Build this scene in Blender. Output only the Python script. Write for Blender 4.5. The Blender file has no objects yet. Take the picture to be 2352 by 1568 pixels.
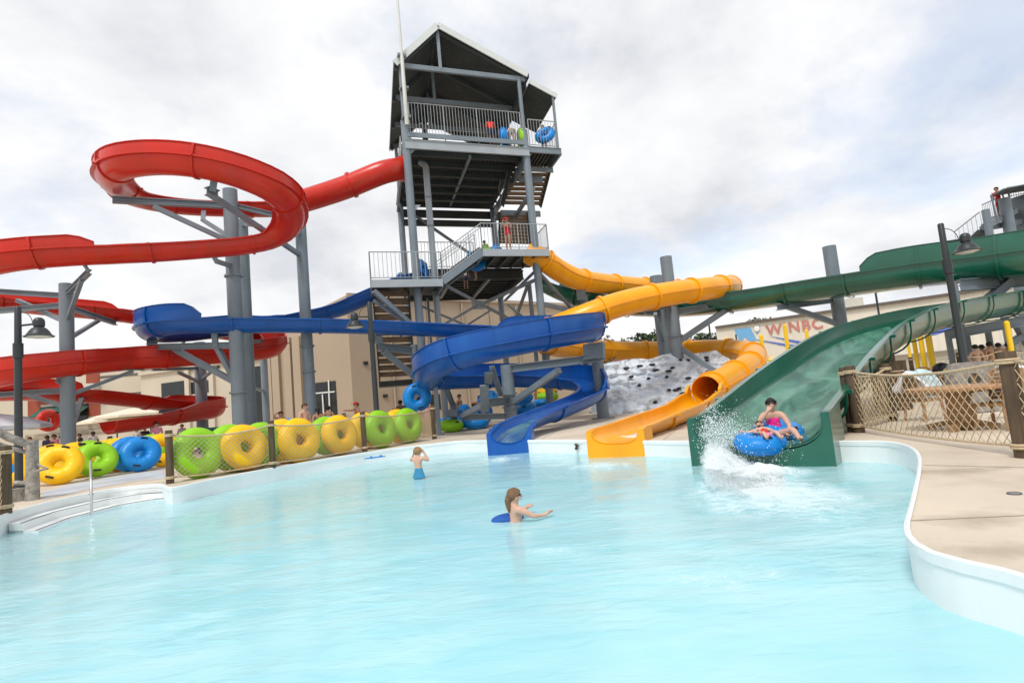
import bpy, bmesh, math, random
from mathutils import Vector as V, Matrix, noise
rnd = random.Random(11)
PI = math.pi
scene = bpy.context.scene
COL = scene.collection
# ---------------------------------------------------------------- camera (metres, z up, deck at z = 0)
F = 1293.0
HC = 1.30
_r, _p = math.radians(5.26), math.radians(5.59)
R0 = V((1, 0, 0)); FW = V((0, math.cos(_p), math.sin(_p))); U0 = V((0, -math.sin(_p), math.cos(_p)))
RI = R0 * math.cos(_r) - U0 * math.sin(_r)
UP = R0 * math.sin(_r) + U0 * math.cos(_r)
CAM = V((0, 0, HC))
def ray(x, y): return FW + RI * ((x - 1176) / F) - UP * ((y - 784) / F)
def P(x, y, d): return CAM + ray(x, y) * d
def G(x, y, z=0.0):
    r = ray(x, y)
    return CAM + r * ((z - HC) / r.z)
def ground(x, y, d):
    p = P(x, y, d); return V((p.x, p.y, 0))
cd = bpy.data.cameras.new('camera'); cam = bpy.data.objects.new('camera', cd); COL.objects.link(cam)
cd.sensor_width = 36.0; cd.lens = F / 2352 * 36; cd.clip_start = 0.05; cd.clip_end = 3000
m = Matrix.Identity(4)
for i in range(3):
    m[i][0] = RI[i]; m[i][1] = UP[i]; m[i][2] = -FW[i]; m[i][3] = CAM[i]
cam.matrix_world = m
scene.camera = cam

# ---------------------------------------------------------------- materials
def new_mat(name):
    mt = bpy.data.materials.new(name); mt.use_nodes = True
    nt = mt.node_tree; bs = nt.nodes['Principled BSDF']
    return mt, nt, bs
def mat(name, col, rough=0.5, var=0.12, scale=3.0, bump=0.0, bscale=20.0, metal=0.0, coat=0.0, dirt=None, dscale=1.5, damt=0.35, stretch=(1, 1, 1), spec=0.5):
    mt, nt, bs = new_mat(name)
    N = nt.nodes; L = nt.links
    tc = N.new('ShaderNodeTexCoord'); mp = N.new('ShaderNodeMapping'); mp.inputs['Scale'].default_value = stretch
    L.new(tc.outputs['Object'], mp.inputs['Vector'])
    nz = N.new('ShaderNodeTexNoise'); nz.inputs['Scale'].default_value = scale; nz.inputs['Detail'].default_value = 6
    L.new(mp.outputs['Vector'], nz.inputs['Vector'])
    rp = N.new('ShaderNodeValToRGB')
    a = [max(0, c * (1 - var)) for c in col]; b = [min(1, c * (1 + var)) for c in col]
    rp.color_ramp.elements[0].position = 0.3; rp.color_ramp.elements[1].position = 0.7
    rp.color_ramp.elements[0].color = (*a, 1); rp.color_ramp.elements[1].color = (*b, 1)
    L.new(nz.outputs['Fac'], rp.inputs['Fac'])
    out = rp.outputs['Color']
    if dirt:
        n2 = N.new('ShaderNodeTexNoise'); n2.inputs['Scale'].default_value = dscale; n2.inputs['Detail'].default_value = 8; n2.inputs['Roughness'].default_value = 0.65
        L.new(mp.outputs['Vector'], n2.inputs['Vector'])
        r2 = N.new('ShaderNodeValToRGB'); r2.color_ramp.elements[0].position = 0.48; r2.color_ramp.elements[1].position = 0.72
        r2.color_ramp.elements[0].color = (0, 0, 0, 1); r2.color_ramp.elements[1].color = (damt, damt, damt, 1)
        L.new(n2.outputs['Fac'], r2.inputs['Fac'])
        mx = N.new('ShaderNodeMixRGB'); L.new(r2.outputs['Color'], mx.inputs['Fac']); L.new(out, mx.inputs['Color1']); mx.inputs['Color2'].default_value = (*dirt, 1)
        out = mx.outputs['Color']
    L.new(out, bs.inputs['Base Color'])
    bs.inputs['Roughness'].default_value = rough; bs.inputs['Metallic'].default_value = metal
    bs.inputs['Coat Weight'].default_value = coat; bs.inputs['Coat Roughness'].default_value = 0.15
    bs.inputs['Specular IOR Level'].default_value = spec
    if bump:
        n3 = N.new('ShaderNodeTexNoise'); n3.inputs['Scale'].default_value = bscale; n3.inputs['Detail'].default_value = 6
        L.new(mp.outputs['Vector'], n3.inputs['Vector'])
        bp = N.new('ShaderNodeBump'); bp.inputs['Strength'].default_value = bump; bp.inputs['Distance'].default_value = 0.03
        L.new(n3.outputs['Fac'], bp.inputs['Height']); L.new(bp.outputs['Normal'], bs.inputs['Normal'])
    return mt
M = {}
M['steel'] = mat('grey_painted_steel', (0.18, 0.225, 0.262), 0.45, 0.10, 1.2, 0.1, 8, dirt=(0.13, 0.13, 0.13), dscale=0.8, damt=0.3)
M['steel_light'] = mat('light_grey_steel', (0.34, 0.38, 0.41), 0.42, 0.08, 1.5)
M['steel_shaded'] = mat('shade_darkened_steel', (0.040, 0.050, 0.050), 0.55, 0.2, 1.0)  # shade under the decks and roof is put into this near-black steel colour
M['rail'] = mat('galvanised_rail', (0.36, 0.39, 0.41), 0.35, 0.12, 4.0, metal=0.2)
M['wood_tread'] = mat('weathered_brown_tread', (0.20, 0.135, 0.085), 0.7, 0.3, 3.0, 0.2, 14, stretch=(1, 1, 4))
M['red'] = mat('red_fibreglass', (0.56, 0.020, 0.007), 0.30, 0.10, 0.9, coat=0.08, dirt=(0.40, 0.045, 0.02), dscale=1.1, damt=0.55, stretch=(1.5, 1.5, 0.45), spec=0.4)
M['red_in'] = M['red']
M['blue'] = mat('blue_fibreglass', (0.002, 0.082, 0.36), 0.30, 0.10, 0.9, coat=0.08, dirt=(0.012, 0.13, 0.42), dscale=1.1, damt=0.5, stretch=(1.5, 1.5, 0.45), spec=0.4)
M['yellow'] = mat('yellow_fibreglass', (0.90, 0.385, 0.003), 0.32, 0.05, 0.9, spec=0.4, coat=0.08, stretch=(1.5, 1.5, 0.45), dirt=(0.74, 0.27, 0.008), dscale=0.6, damt=0.4)
M['green'] = mat('green_fibreglass', (0.005, 0.100, 0.060), 0.22, 0.14, 0.6, coat=0.45, dirt=(0.02, 0.15, 0.10), dscale=0.7, damt=0.45, stretch=(1.2, 1.2, 0.6))
M['joint'] = None
M['concrete'] = mat('beige_pool_deck_concrete', (0.61, 0.525, 0.42), 0.75, 0.09, 0.45, 0.25, 60, dirt=(0.42, 0.35, 0.27), dscale=0.7, damt=0.75)
M['pool_white'] = mat('white_pool_plaster', (0.80, 0.83, 0.83), 0.45, 0.04, 1.0, dirt=(0.66, 0.69, 0.67), dscale=1.3, damt=0.5, stretch=(1, 1, 0.5))
M['pool_floor'] = mat('pale_blue_pool_floor', (0.62, 0.80, 0.82), 0.6, 0.08, 0.6)
M['dark_line'] = mat('dark_step_nosing', (0.10, 0.11, 0.12), 0.6)
M['stainless'] = mat('stainless_handrail', (0.62, 0.62, 0.62), 0.16, 0.05, 3.0, metal=1.0)
M['post_wood'] = mat('brown_log_post', (0.095, 0.063, 0.036), 0.8, 0.4, 2.5, 0.5, 9, stretch=(6, 6, 0.8), dirt=(0.06, 0.045, 0.03), dscale=2, damt=0.6)
M['grey_wood'] = mat('weathered_grey_log', (0.30, 0.28, 0.25), 0.85, 0.45, 9.0, 0.8, 30)
M['rope'] = mat('tan_rope', (0.56, 0.44, 0.28), 0.85, 0.18, 25.0, 0.5, 60)
M['t_green'] = mat('lime_green_tube_vinyl', (0.27, 0.58, 0.015), 0.42, 0.08, 1.6, spec=0.35)
M['t_yellow'] = mat('yellow_tube_vinyl', (0.92, 0.53, 0.004), 0.42, 0.06, 1.6, spec=0.35)
M['t_blue'] = mat('blue_tube_vinyl', (0.004, 0.215, 0.62), 0.38, 0.08, 1.6, spec=0.35)
M['t_red'] = mat('red_tube_vinyl', (0.75, 0.04, 0.02), 0.32, 0.05, 1.0)
M['black'] = mat('black_rubber', (0.018, 0.018, 0.018), 0.55, 0.2, 6.0)
M['lamp_metal'] = mat('dark_grey_lamp_metal', (0.020, 0.026, 0.028), 0.4, 0.12, 3.0)
M['lamp_glass'] = mat('pale_lamp_lens', (0.60, 0.62, 0.60), 0.3)
M['white_paint'] = mat('white_paint', (0.80, 0.80, 0.78), 0.45, 0.05, 2.0)
M['pole_grey'] = mat('off_white_pole', (0.52, 0.53, 0.50), 0.5, 0.1, 1.5)
M['roof_white'] = mat('white_roof_trim', (0.62, 0.66, 0.65), 0.4, 0.05, 2.0)

# ---------------------------------------------------------------- mesh collection
class MB:
    def __init__(s): s.v = []; s.f = []
    def add(s, vs, fs):
        o = len(s.v); s.v += [V(a) for a in vs]; s.f += [[i + o for i in f] for f in fs]; return s
    def box(s, c, size, rot=None):
        x, y, z = size[0] / 2, size[1] / 2, size[2] / 2
        vs = [V((a * x, b * y, d * z)) for d in (-1, 1) for b in (-1, 1) for a in (-1, 1)]
        if rot is not None: vs = [rot @ q for q in vs]
        c = V(c)
        return s.add([q + c for q in vs], [(0, 2, 3, 1), (4, 5, 7, 6), (0, 1, 5, 4), (2, 6, 7, 3), (0, 4, 6, 2), (1, 3, 7, 5)])
    def bar(s, a, b, w, h, up=V((0, 0, 1))):
        a = V(a); b = V(b); t = (b - a).normalized()
        sd = t.cross(V(up))
        if sd.length < 1e-3: sd = t.cross(V((0, 1, 0)))
        sd.normalize(); n = sd.cross(t)
        vs = []
        for p in (a, b):
            for i, j in ((-1, -1), (1, -1), (1, 1), (-1, 1)): vs.append(p + sd * (i * w / 2) + n * (j * h / 2))
        return s.add(vs, [(3, 2, 1, 0), (4, 5, 6, 7), (0, 1, 5, 4), (1, 2, 6, 5), (2, 3, 7, 6), (3, 0, 4, 7)])
    def ibeam(s, a, b, w, h, t=0.03):
        a = V(a); b = V(b); z = V((0, 0, 1))
        s.bar(a + z * (h / 2 - t / 2), b + z * (h / 2 - t / 2), w, t)
        s.bar(a - z * (h / 2 - t / 2), b - z * (h / 2 - t / 2), w, t)
        return s.bar(a, b, t, h - 2 * t - 0.002)
    def tube(s, pts, r, n=8, cap=True):
        pts = [V(p) for p in pts]; m_ = len(pts)
        rs = r if isinstance(r, (list, tuple)) else [r] * m_
        prev = None; vs = []; fs = []
        for i, p in enumerate(pts):
            t = (pts[min(i + 1, m_ - 1)] - pts[max(i - 1, 0)]).normalized()
            if prev is None:
                a = t.cross(V((0, 0, 1)))
                if a.length < 1e-2: a = t.cross(V((0, 1, 0)))
                a.normalize()
            else:
                a = prev - t * prev.dot(t); a.normalize()
            prev = a; b = t.cross(a)
            for k in range(n):
                an = 2 * PI * k / n
                vs.append(p + (a * math.cos(an) + b * math.sin(an)) * rs[i])
        for i in range(m_ - 1):
            for k in range(n):
                fs.append((i * n + k, i * n + (k + 1) % n, (i + 1) * n + (k + 1) % n, (i + 1) * n + k))
        if cap:
            fs.append(tuple(range(n))[::-1]); fs.append(tuple((m_ - 1) * n + k for k in range(n)))
        return s.add(vs, fs)
    def lathe(s, prof, o=V((0, 0, 0)), n=24, rot=None):
        vs = []; fs = []; m_ = len(prof)
        for r, z in prof:
            for k in range(n):
                a = 2 * PI * k / n; q = V((r * math.cos(a), r * math.sin(a), z))
                if rot is not None: q = rot @ q
                vs.append(q + V(o))
        for i in range(m_ - 1):
            for k in range(n): fs.append((i * n + k, i * n + (k + 1) % n, (i + 1) * n + (k + 1) % n, (i + 1) * n + k))
        fs.append(tuple(range(n))[::-1]); fs.append(tuple((m_ - 1) * n + k for k in range(n)))
        return s.add(vs, fs)
    def torus(s, c, R, r, n=36, m_=14, rot=None, fn=None):
        vs = []; fs = []
        for i in range(n):
            a = 2 * PI * i / n
            for j in range(m_):
                b = 2 * PI * j / m_
                rr = r * (fn(a, b) if fn else 1)
                q = V(((R + rr * math.cos(b)) * math.cos(a), (R + rr * math.cos(b)) * math.sin(a), rr * math.sin(b)))
                if rot is not None: q = rot @ q
                vs.append(q + V(c))
        for i in range(n):
            for j in range(m_): fs.append((i * m_ + j, ((i + 1) % n) * m_ + j, ((i + 1) % n) * m_ + (j + 1) % m_, i * m_ + (j + 1) % m_))
        return s.add(vs, fs)
    def ball(s, c, r, n=10, m_=7, rot=None):
        rx, ry, rz = r if isinstance(r, (tuple, list)) else (r, r, r)
        vs = [V((0, 0, rz))]; fs = []
        for j in range(1, m_):
            t = PI * j / m_
            for k in range(n):
                a = 2 * PI * k / n; vs.append(V((rx * math.sin(t) * math.cos(a), ry * math.sin(t) * math.sin(a), rz * math.cos(t))))
        vs.append(V((0, 0, -rz)))
        for k in range(n): fs.append((0, 1 + k, 1 + (k + 1) % n))
        for j in range(m_ - 2):
            for k in range(n): fs.append((1 + j * n + k, 1 + (j + 1) * n + k, 1 + (j + 1) * n + (k + 1) % n, 1 + j * n + (k + 1) % n))
        e = len(vs) - 1
        for k in range(n): fs.append((e, 1 + (m_ - 2) * n + (k + 1) % n, 1 + (m_ - 2) * n + k))
        if rot is not None: vs = [rot @ q for q in vs]
        return s.add([q + V(c) for q in vs], fs)
    def grid(s, fn, nu, nv):
        vs = [fn(i / nu, j / nv) for i in range(nu + 1) for j in range(nv + 1)]
        fs = [(i * (nv + 1) + j, (i + 1) * (nv + 1) + j, (i + 1) * (nv + 1) + j + 1, i * (nv + 1) + j + 1) for i in range(nu) for j in range(nv)]
        return s.add(vs, fs)
    def slab(s, poly, z0, z1):
        n = len(poly); vs = [V((p[0], p[1], z0)) for p in poly] + [V((p[0], p[1], z1)) for p in poly]
        fs = [tuple(range(n))[::-1], tuple(range(n, 2 * n))] + [(i, (i + 1) % n, n + (i + 1) % n, n + i) for i in range(n)]
        return s.add(vs, fs)
    def plate(s, pts, thick, nrm=None):
        pts = [V(p) for p in pts]; n = len(pts)
        nn = V(nrm) if nrm is not None else (pts[1] - pts[0]).cross(pts[2] - pts[0]).normalized()
        vs = pts + [p - nn * thick for p in pts]
        fs = [tuple(range(n)), tuple(range(n, 2 * n))[::-1]] + [(i, n + i, n + (i + 1) % n, (i + 1) % n) for i in range(n)]
        return s.add(vs, fs)
    def build(s, name, mt, parent=None, smooth=None, fix=False):
        me = bpy.data.meshes.new(name)
        if parent is not None:
            o = V((0, 0, 0)); q = parent
            while q is not None: o += q.location; q = q.parent
        else:
            xs = [p.x for p in s.v]; ys = [p.y for p in s.v]
            o = V(((min(xs) + max(xs)) / 2, (min(ys) + max(ys)) / 2, min(p.z for p in s.v)))
        me.from_pydata([p - o for p in s.v], [], s.f); me.update()
        if fix:
            b = bmesh.new(); b.from_mesh(me); bmesh.ops.recalc_face_normals(b, faces=b.faces); b.to_mesh(me); b.free()
        if smooth:
            me.shade_smooth()
            if smooth < 179: me.set_sharp_from_angle(angle=math.radians(smooth))
        if mt is not None: me.materials.append(M[mt] if isinstance(mt, str) else mt)
        ob = bpy.data.objects.new(name, me); COL.objects.link(ob)
        if parent is not None: ob.parent = parent
        else: ob.location = o
        return ob
def tag(o, label=None, cat=None, group=None, kind=None):
    if label: o['label'] = label
    if cat: o['category'] = cat
    if group: o['group'] = group
    if kind: o['kind'] = kind
    return o
def thing(name, loc, label, cat, group=None):
    o = bpy.data.objects.new(name, None); COL.objects.link(o); o.location = V(loc); o.empty_display_size = 0.2
    return tag(o, label, cat, group, 'thing')
def copy_tree(o, parent=None):
    c = o.copy(); COL.objects.link(c); c.parent = parent
    for ch in list(o.children): copy_tree(ch, c)
    return c
def catmull(pts, step):
    """pts: list of (Vector, extra-tuple). returns evenly resampled list of the same"""
    P_ = [pts[0]] + list(pts) + [pts[-1]]
    dense = []
    for i in range(1, len(P_) - 2):
        a, b, c, d = P_[i - 1], P_[i], P_[i + 1], P_[i + 2]
        for k in range(16):
            t = k / 16; t2 = t * t; t3 = t2 * t
            q = (b[0] * 2 + (c[0] - a[0]) * t + (a[0] * 2 - b[0] * 5 + c[0] * 4 - d[0]) * t2 + (b[0] * 3 - a[0] - c[0] * 3 + d[0]) * t3) * 0.5
            e = tuple(x + (y - x) * (t2 * (3 - 2 * t)) for x, y in zip(b[1], c[1]))
            dense.append((q, e))
    dense.append((pts[-1][0], tuple(pts[-1][1])))
    L = [0.0]
    for i in range(1, len(dense)): L.append(L[-1] + (dense[i][0] - dense[i - 1][0]).length)
    n = max(2, int(L[-1] / step)); out = []; j = 0
    for k in range(n + 1):
        s_ = L[-1] * k / n
        while j < len(L) - 2 and L[j + 1] < s_: j += 1
        w = (s_ - L[j]) / max(1e-6, L[j + 1] - L[j])
        out.append((dense[j][0].lerp(dense[j + 1][0], w), tuple(x + (y - x) * w for x, y in zip(dense[j][1], dense[j + 1][1]))))
    return out
# ---------------------------------------------------------------- sky, sun
SUN_EL, SUN_AZ = math.radians(58), math.radians(205)     # azimuth clockwise from +y: behind the camera, a little to the left
w = bpy.data.worlds.new('World'); scene.world = w; w.use_nodes = True
nt = w.node_tree; N = nt.nodes; L = nt.links
bg = N['Background']
sky = N.new('ShaderNodeTexSky'); sky.sky_type = 'NISHITA'; sky.sun_disc = False
sky.sun_elevation = SUN_EL; sky.sun_rotation = SUN_AZ; sky.air_density = 1.0; sky.dust_density = 1.5
tc = N.new('ShaderNodeTexCoord')
sep = N.new('ShaderNodeSeparateXYZ'); L.new(tc.outputs['Generated'], sep.inputs[0])
zz = N.new('ShaderNodeMath'); zz.operation = 'MAXIMUM'; L.new(sep.outputs['Z'], zz.inputs[0]); zz.inputs[1].default_value = 0.0
za = N.new('ShaderNodeMath'); za.operation = 'ADD'; L.new(zz.outputs[0], za.inputs[0]); za.inputs[1].default_value = 0.34
dv = N.new('ShaderNodeVectorMath'); dv.operation = 'DIVIDE'
cb = N.new('ShaderNodeCombineXYZ')
for i in range(3): L.new(za.outputs[0], cb.inputs[i])
L.new(tc.outputs['Generated'], dv.inputs[0]); L.new(cb.outputs[0], dv.inputs[1])
def sky_noise(scale, detail, rough, dist, off):
    mp = N.new('ShaderNodeMapping'); mp.inputs['Location'].default_value = off; mp.inputs['Scale'].default_value = (1, 1, 0.15)
    L.new(dv.outputs[0], mp.inputs['Vector'])
    n = N.new('ShaderNodeTexNoise'); n.inputs['Scale'].default_value = scale; n.inputs['Detail'].default_value = detail
    n.inputs['Roughness'].default_value = rough; n.inputs['Distortion'].default_value = dist
    L.new(mp.outputs['Vector'], n.inputs['Vector']); return n
def ramp(src, stops):
    r = N.new('ShaderNodeValToRGB'); L.new(src, r.inputs['Fac'])
    e = r.color_ramp.elements; e[0].position, e[0].color = stops[0][0], (*stops[0][1], 1); e[1].position, e[1].color = stops[-1][0], (*stops[-1][1], 1)
    for p, c in stops[1:-1]:
        q = e.new(p); q.color = (*c, 1)
    return r
n1 = sky_noise(1.35, 10, 0.58, 0.15, (3.1, 1.7, 0)); n2 = sky_noise(2.1, 10, 0.56, 0.15, (9.4, -2.6, 0))
cover = ramp(n1.outputs['Fac'], [(0.34, (0.55,) * 3), (0.47, (1.0,) * 3)])
shade = ramp(n2.outputs['Fac'], [(0.32, (5.4, 5.55, 5.9)), (0.46, (6.8, 6.85, 7.0)), (0.60, (7.7, 7.7, 7.7))])
mx = N.new('ShaderNodeMixRGB'); L.new(cover.outputs['Color'], mx.inputs['Fac']); 
sk2 = N.new('ShaderNodeMixRGB'); sk2.blend_type = 'MULTIPLY'; sk2.inputs['Fac'].default_value = 1; L.new(sky.outputs['Color'], sk2.inputs['Color1']); sk2.inputs['Color2'].default_value = (1.6, 1.6, 1.6, 1)
L.new(sk2.outputs['Color'], mx.inputs['Color1']); L.new(shade.outputs['Color'], mx.inputs['Color2'])
L.new(mx.outputs['Color'], bg.inputs['Color']); bg.inputs['Strength'].default_value = 0.10
sd = bpy.data.lights.new('sun', 'SUN'); sd.energy = 1.7; sd.angle = math.radians(14); sd.color = (1.0, 0.95, 0.88)
so = bpy.data.objects.new('sun', sd); COL.objects.link(so); so.location = (0, 0, 40)
sdir = V((math.sin(SUN_AZ) * math.cos(SUN_EL), math.cos(SUN_AZ) * math.cos(SUN_EL), math.sin(SUN_EL)))
so.rotation_euler = sdir.to_track_quat('Z', 'Y').to_euler()
scene.cycles.transparent_max_bounces = 64
scene.view_settings.view_transform = 'Standard'; scene.view_settings.look = 'None'; scene.view_settings.gamma = 1; scene.view_settings.exposure = 0.45

# ---------------------------------------------------------------- pool outline, deck, water
WZ = -0.34
pool_px = [(-60, 1212), (0, 1186), (100, 1156), (220, 1130), (300, 1118), (368, 1113), (396, 1121), (480, 1103), (600, 1080), (700, 1062), (800, 1046), (900, 1031),
           (1000, 1019), (1060, 1013), (1130, 1012), (1365, 1012), (1600, 1015), (1935, 1015), (2020, 1015), (2065, 1020), (2095, 1031), (2110, 1050), (2110, 1080),
           (2100, 1130), (2086, 1185), (2080, 1212), (2090, 1240), (2130, 1268), (2200, 1290), (2280, 1308), (2352, 1325), (2480, 1362)]
pool = [G(x, y) for x, y in pool_px]
pool += [V((3.3, 2.3, 0)), V((4.6, 0.5, 0)), V((5.0, -3, 0)), V((2, -6, 0)), V((-6, -6, 0)), V((-11, -3, 0)), V((-12.5, 4, 0)), V((-11.6, 8.5, 0))]
pl = [q for q, e in catmull([(p, (0.0,)) for p in pool] + [(pool[0], (0.0,))], 0.22)][:-1]
def notch(e, up, w_, k_=0.95):
    u_ = V((up.x, up.y, 0)).normalized(); s_ = V((u_.y, -u_.x, 0))
    for p in pl:
        q = p - V((e.x, e.y, 0))
        if abs(q.dot(s_)) < w_ and abs(q.dot(u_)) < 1.2: p += u_ * k_
EX_GREEN = P(1740, 946, 10.6); EX_BLUE = P(1172, 988, 16.8); EX_YELLOW = G(1425, 1012)
notch(EX_GREEN, P(1905, 800, 14.9) - EX_GREEN, 1.0); notch(EX_BLUE, P(1240, 944, 19.6) - EX_BLUE, 0.48); notch(EX_YELLOW, P(1622, 897, 21.7) - EX_YELLOW, 0.5)
def offset(loop, d):
    n = len(loop); out = []
    for i in range(n):
        t = (loop[(i + 1) % n] - loop[i - 1]); t.z = 0; t.normalize()
        out.append(loop[i] + V((-t.y, t.x, 0)) * d)
    return out
area = sum(pl[i].x * pl[(i + 1) % len(pl)].y - pl[(i + 1) % len(pl)].x * pl[i].y for i in range(len(pl)))
sgn = 1 if area < 0 else -1          # outward side
def loopz(loop, z): return [V((p.x, p.y, z)) for p in loop]
bm = bmesh.new()
outer = [bm.verts.new((x, y, 0)) for x, y in ((-700, -300), (700, -300), (700, 1400), (-700, 1400))]
inner = [bm.verts.new(p) for p in pl]
for lst in (outer, inner):
    for i in range(len(lst)): bm.edges.new((lst[i], lst[(i + 1) % len(lst)]))
bmesh.ops.triangle_fill(bm, use_beauty=True, use_dissolve=False, edges=bm.edges[:])
for f in bm.faces:
    if f.normal.z < 0: f.normal_flip()
me = bpy.data.meshes.new('deck'); bm.to_mesh(me); bm.free(); me.materials.append(M['concrete'])
deck = bpy.data.objects.new('deck', me); COL.objects.link(deck); tag(deck, kind='structure')
def ring(mb, a, b):
    n = len(a); mb.add(a + b, [(i, (i + 1) % n, n + (i + 1) % n, n + i) for i in range(n)])
mb = MB()
o1 = offset(pl, sgn * 0.028); i1 = offset(pl, -sgn * 0.012)
ring(mb, loopz(o1, 0.004), loopz(o1, 0.018)); ring(mb, loopz(o1, 0.018), loopz(offset(pl, sgn * 0.010), 0.026)); ring(mb, loopz(offset(pl, sgn * 0.010), 0.026), loopz(i1, 0.012)); ring(mb, loopz(i1, 0.012), loopz(i1, -0.06)); ring(mb, loopz(i1, -0.06), loopz(pl, -0.062))
tag(mb.build('pool_coping', 'pool_white', smooth=40, fix=True), kind='structure')
mb = MB(); ring(mb, loopz(pl, -0.06), loopz(pl, -1.15))
tag(mb.build('pool_wall', 'pool_white', smooth=50, fix=True), kind='structure')
mb = MB(); mb.add(loopz(offset(pl, sgn * 0.05), -1.12), [tuple(range(len(pl)))])
tag(mb.build('pool_floor', 'pool_floor'), kind='structure')
# entry steps along the left edge, each with a dark nosing line
seg = [G(x, y) for x, y in ((20, 1180), (100, 1156), (220, 1130), (300, 1118), (372, 1113))]
def inward(k):
    d = (seg[-1] - seg[0]).normalized(); return V((d.y, -d.x, 0)) * k
for i, (k, z) in enumerate(((0.42, -0.17), (0.85, -0.30), (1.25, -0.47), (1.65, -0.66))):
    mb = MB(); a = [p for p in seg]; b = [p + inward(k) for p in seg]
    n = len(a); poly = [V((p.x, p.y, 0)) for p in a] + [V((p.x, p.y, 0)) for p in b[::-1]]
    mb.slab(poly, -1.1 + 0.004 * i, z)
    tag(mb.build('pool_step', 'pool_white', fix=True), kind='structure')
    mb = MB()
    for p, q in zip(b[:-1], b[1:]): mb.bar(p - inward(0.05) + V((0, 0, z + 0.004)), q - inward(0.05) + V((0, 0, z + 0.004)), 0.028, 0.012)
    tag(mb.build('pool_step_nosing', 'dark_line'), kind='structure')
pp = [G(x, y) for x, y in ((96, 1130), (180, 1108), (300, 1088), (376, 1078), (378, 1098), (300, 1106), (200, 1124), (98, 1148))]
M['joint_line'] = mat('deck_joint_filler', (0.30, 0.25, 0.20), 0.8)
M['worn_paint'] = mat('worn_pale_blue_deck_paint', (0.50, 0.55, 0.60), 0.7, 0.12, 1.2, 0.2, 40, dirt=(0.56, 0.49, 0.40), dscale=1.6, damt=0.9)
mb = MB(); mb.add([p + V((0, 0, 0.005)) for p in pp], [tuple(range(len(pp)))]); tag(mb.build('painted_path', 'worn_paint'), kind='structure')
mt, ntp, bsp = new_mat('damp_concrete_patch'); Np = ntp.nodes; Lp = ntp.links
bsp.inputs['Base Color'].default_value = (0.36, 0.29, 0.21, 1); bsp.inputs['Roughness'].default_value = 0.28
tcp = Np.new('ShaderNodeTexCoord'); np_ = Np.new('ShaderNodeTexNoise'); np_.inputs['Scale'].default_value = 1.5; np_.inputs['Detail'].default_value = 8; np_.inputs['Roughness'].default_value = .6; Lp.new(tcp.outputs['Object'], np_.inputs['Vector'])
atp = Np.new('ShaderNodeAttribute'); atp.attribute_name = 'dens'; adp = Np.new('ShaderNodeMath'); adp.operation = 'ADD'; Lp.new(np_.outputs['Fac'], adp.inputs[0]); Lp.new(atp.outputs['Fac'], adp.inputs[1])
rpp = Np.new('ShaderNodeValToRGB'); rpp.color_ramp.elements[0].position = .72; rpp.color_ramp.elements[0].color = (0, 0, 0, 1); rpp.color_ramp.elements[1].position = .98; rpp.color_ramp.elements[1].color = (.26, .26, .26, 1); Lp.new(adp.outputs[0], rpp.inputs['Fac']); Lp.new(rpp.outputs['Color'], bsp.inputs['Alpha'])
M['damp'] = mt
for x, y, rx, ry, rot in ((2235, 1188, 1.1, .5, .3), (2190, 1080, 1.2, .45, -.1), (2300, 1260, .8, .35, .2), (1290, 985, 1.6, 1.0, .6), (1545, 985, 1.3, .9, .7), (1060, 996, 1.5, .8, 0), (700, 1054, 1.6, .35, .95)):
    mb = MB(); c = G(x, y); n_ = 14; dens = []
    for i in range(n_ + 1):
        for j in range(n_ + 1):
            u_, v_ = i / n_ * 2 - 1, j / n_ * 2 - 1; X, Y = u_ * rx, v_ * ry; mb.v.append(c + V((X * math.cos(rot) - Y * math.sin(rot), X * math.sin(rot) + Y * math.cos(rot), .0045))); dens.append(.5 * max(0, 1 - math.hypot(u_, v_)))
    mb.f = [(i * (n_ + 1) + j, (i + 1) * (n_ + 1) + j, (i + 1) * (n_ + 1) + j + 1, i * (n_ + 1) + j + 1) for i in range(n_) for j in range(n_)]
    o = mb.build('damp_patch', 'damp'); at = o.data.attributes.new('dens', 'FLOAT', 'POINT'); at.data.foreach_set('value', dens); tag(o, kind='structure')
for i, (a_, b_) in enumerate((((2113, 1068), (2460, 1076)), ((2082, 1196), (2480, 1178)), ((700, 1060), (640, 1018)), ((1240, 1010), (1330, 965)), ((1520, 1012), (1590, 960)))):
    mb = MB(); p, q = G(*a_), G(*b_); mb.bar(p.lerp(q, .03) + V((0, 0, .003)), q + V((0, 0, .003)), .012, .004); tag(mb.build('deck_joint', 'joint_line'), kind='structure')
# water
def wave(x, y):
    q = V((x, y, 0))
    h = noise.fractal(q * 0.9, 0.9, 2.1, 4) * 0.013 + noise.fractal(V((x * 1.6 + y * 0.9, y * 2.6 - x * 1.2, 3.3)), 0.9, 2.0, 4) * 0.005
    return h
sx, sy = (-14.5, 7.0), (-4.5, 21.0)
st = 0.11
nx, ny = int((sx[1] - sx[0]) / st), int((sy[1] - sy[0]) / st)
mb = MB()
def wfn(u, v):
    x = sx[0] + (sx[1] - sx[0]) * u; y = sy[0] + (sy[1] - sy[0]) * v
    return V((x, y, WZ + wave(x, y)))
mb.grid(wfn, nx, ny)
mt, nt2, bs = new_mat('turquoise_pool_water'); N2 = nt2.nodes; L2 = nt2.links
N2.remove(bs); out = N2['Material Output']
tr = N2.new('ShaderNodeBsdfTransparent'); gl = N2.new('ShaderNodeBsdfGlossy'); df = N2.new('ShaderNodeBsdfDiffuse')
gl.inputs['Roughness'].default_value = 0.13; gl.inputs['Color'].default_value = (1, 1, 1, 1)
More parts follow.
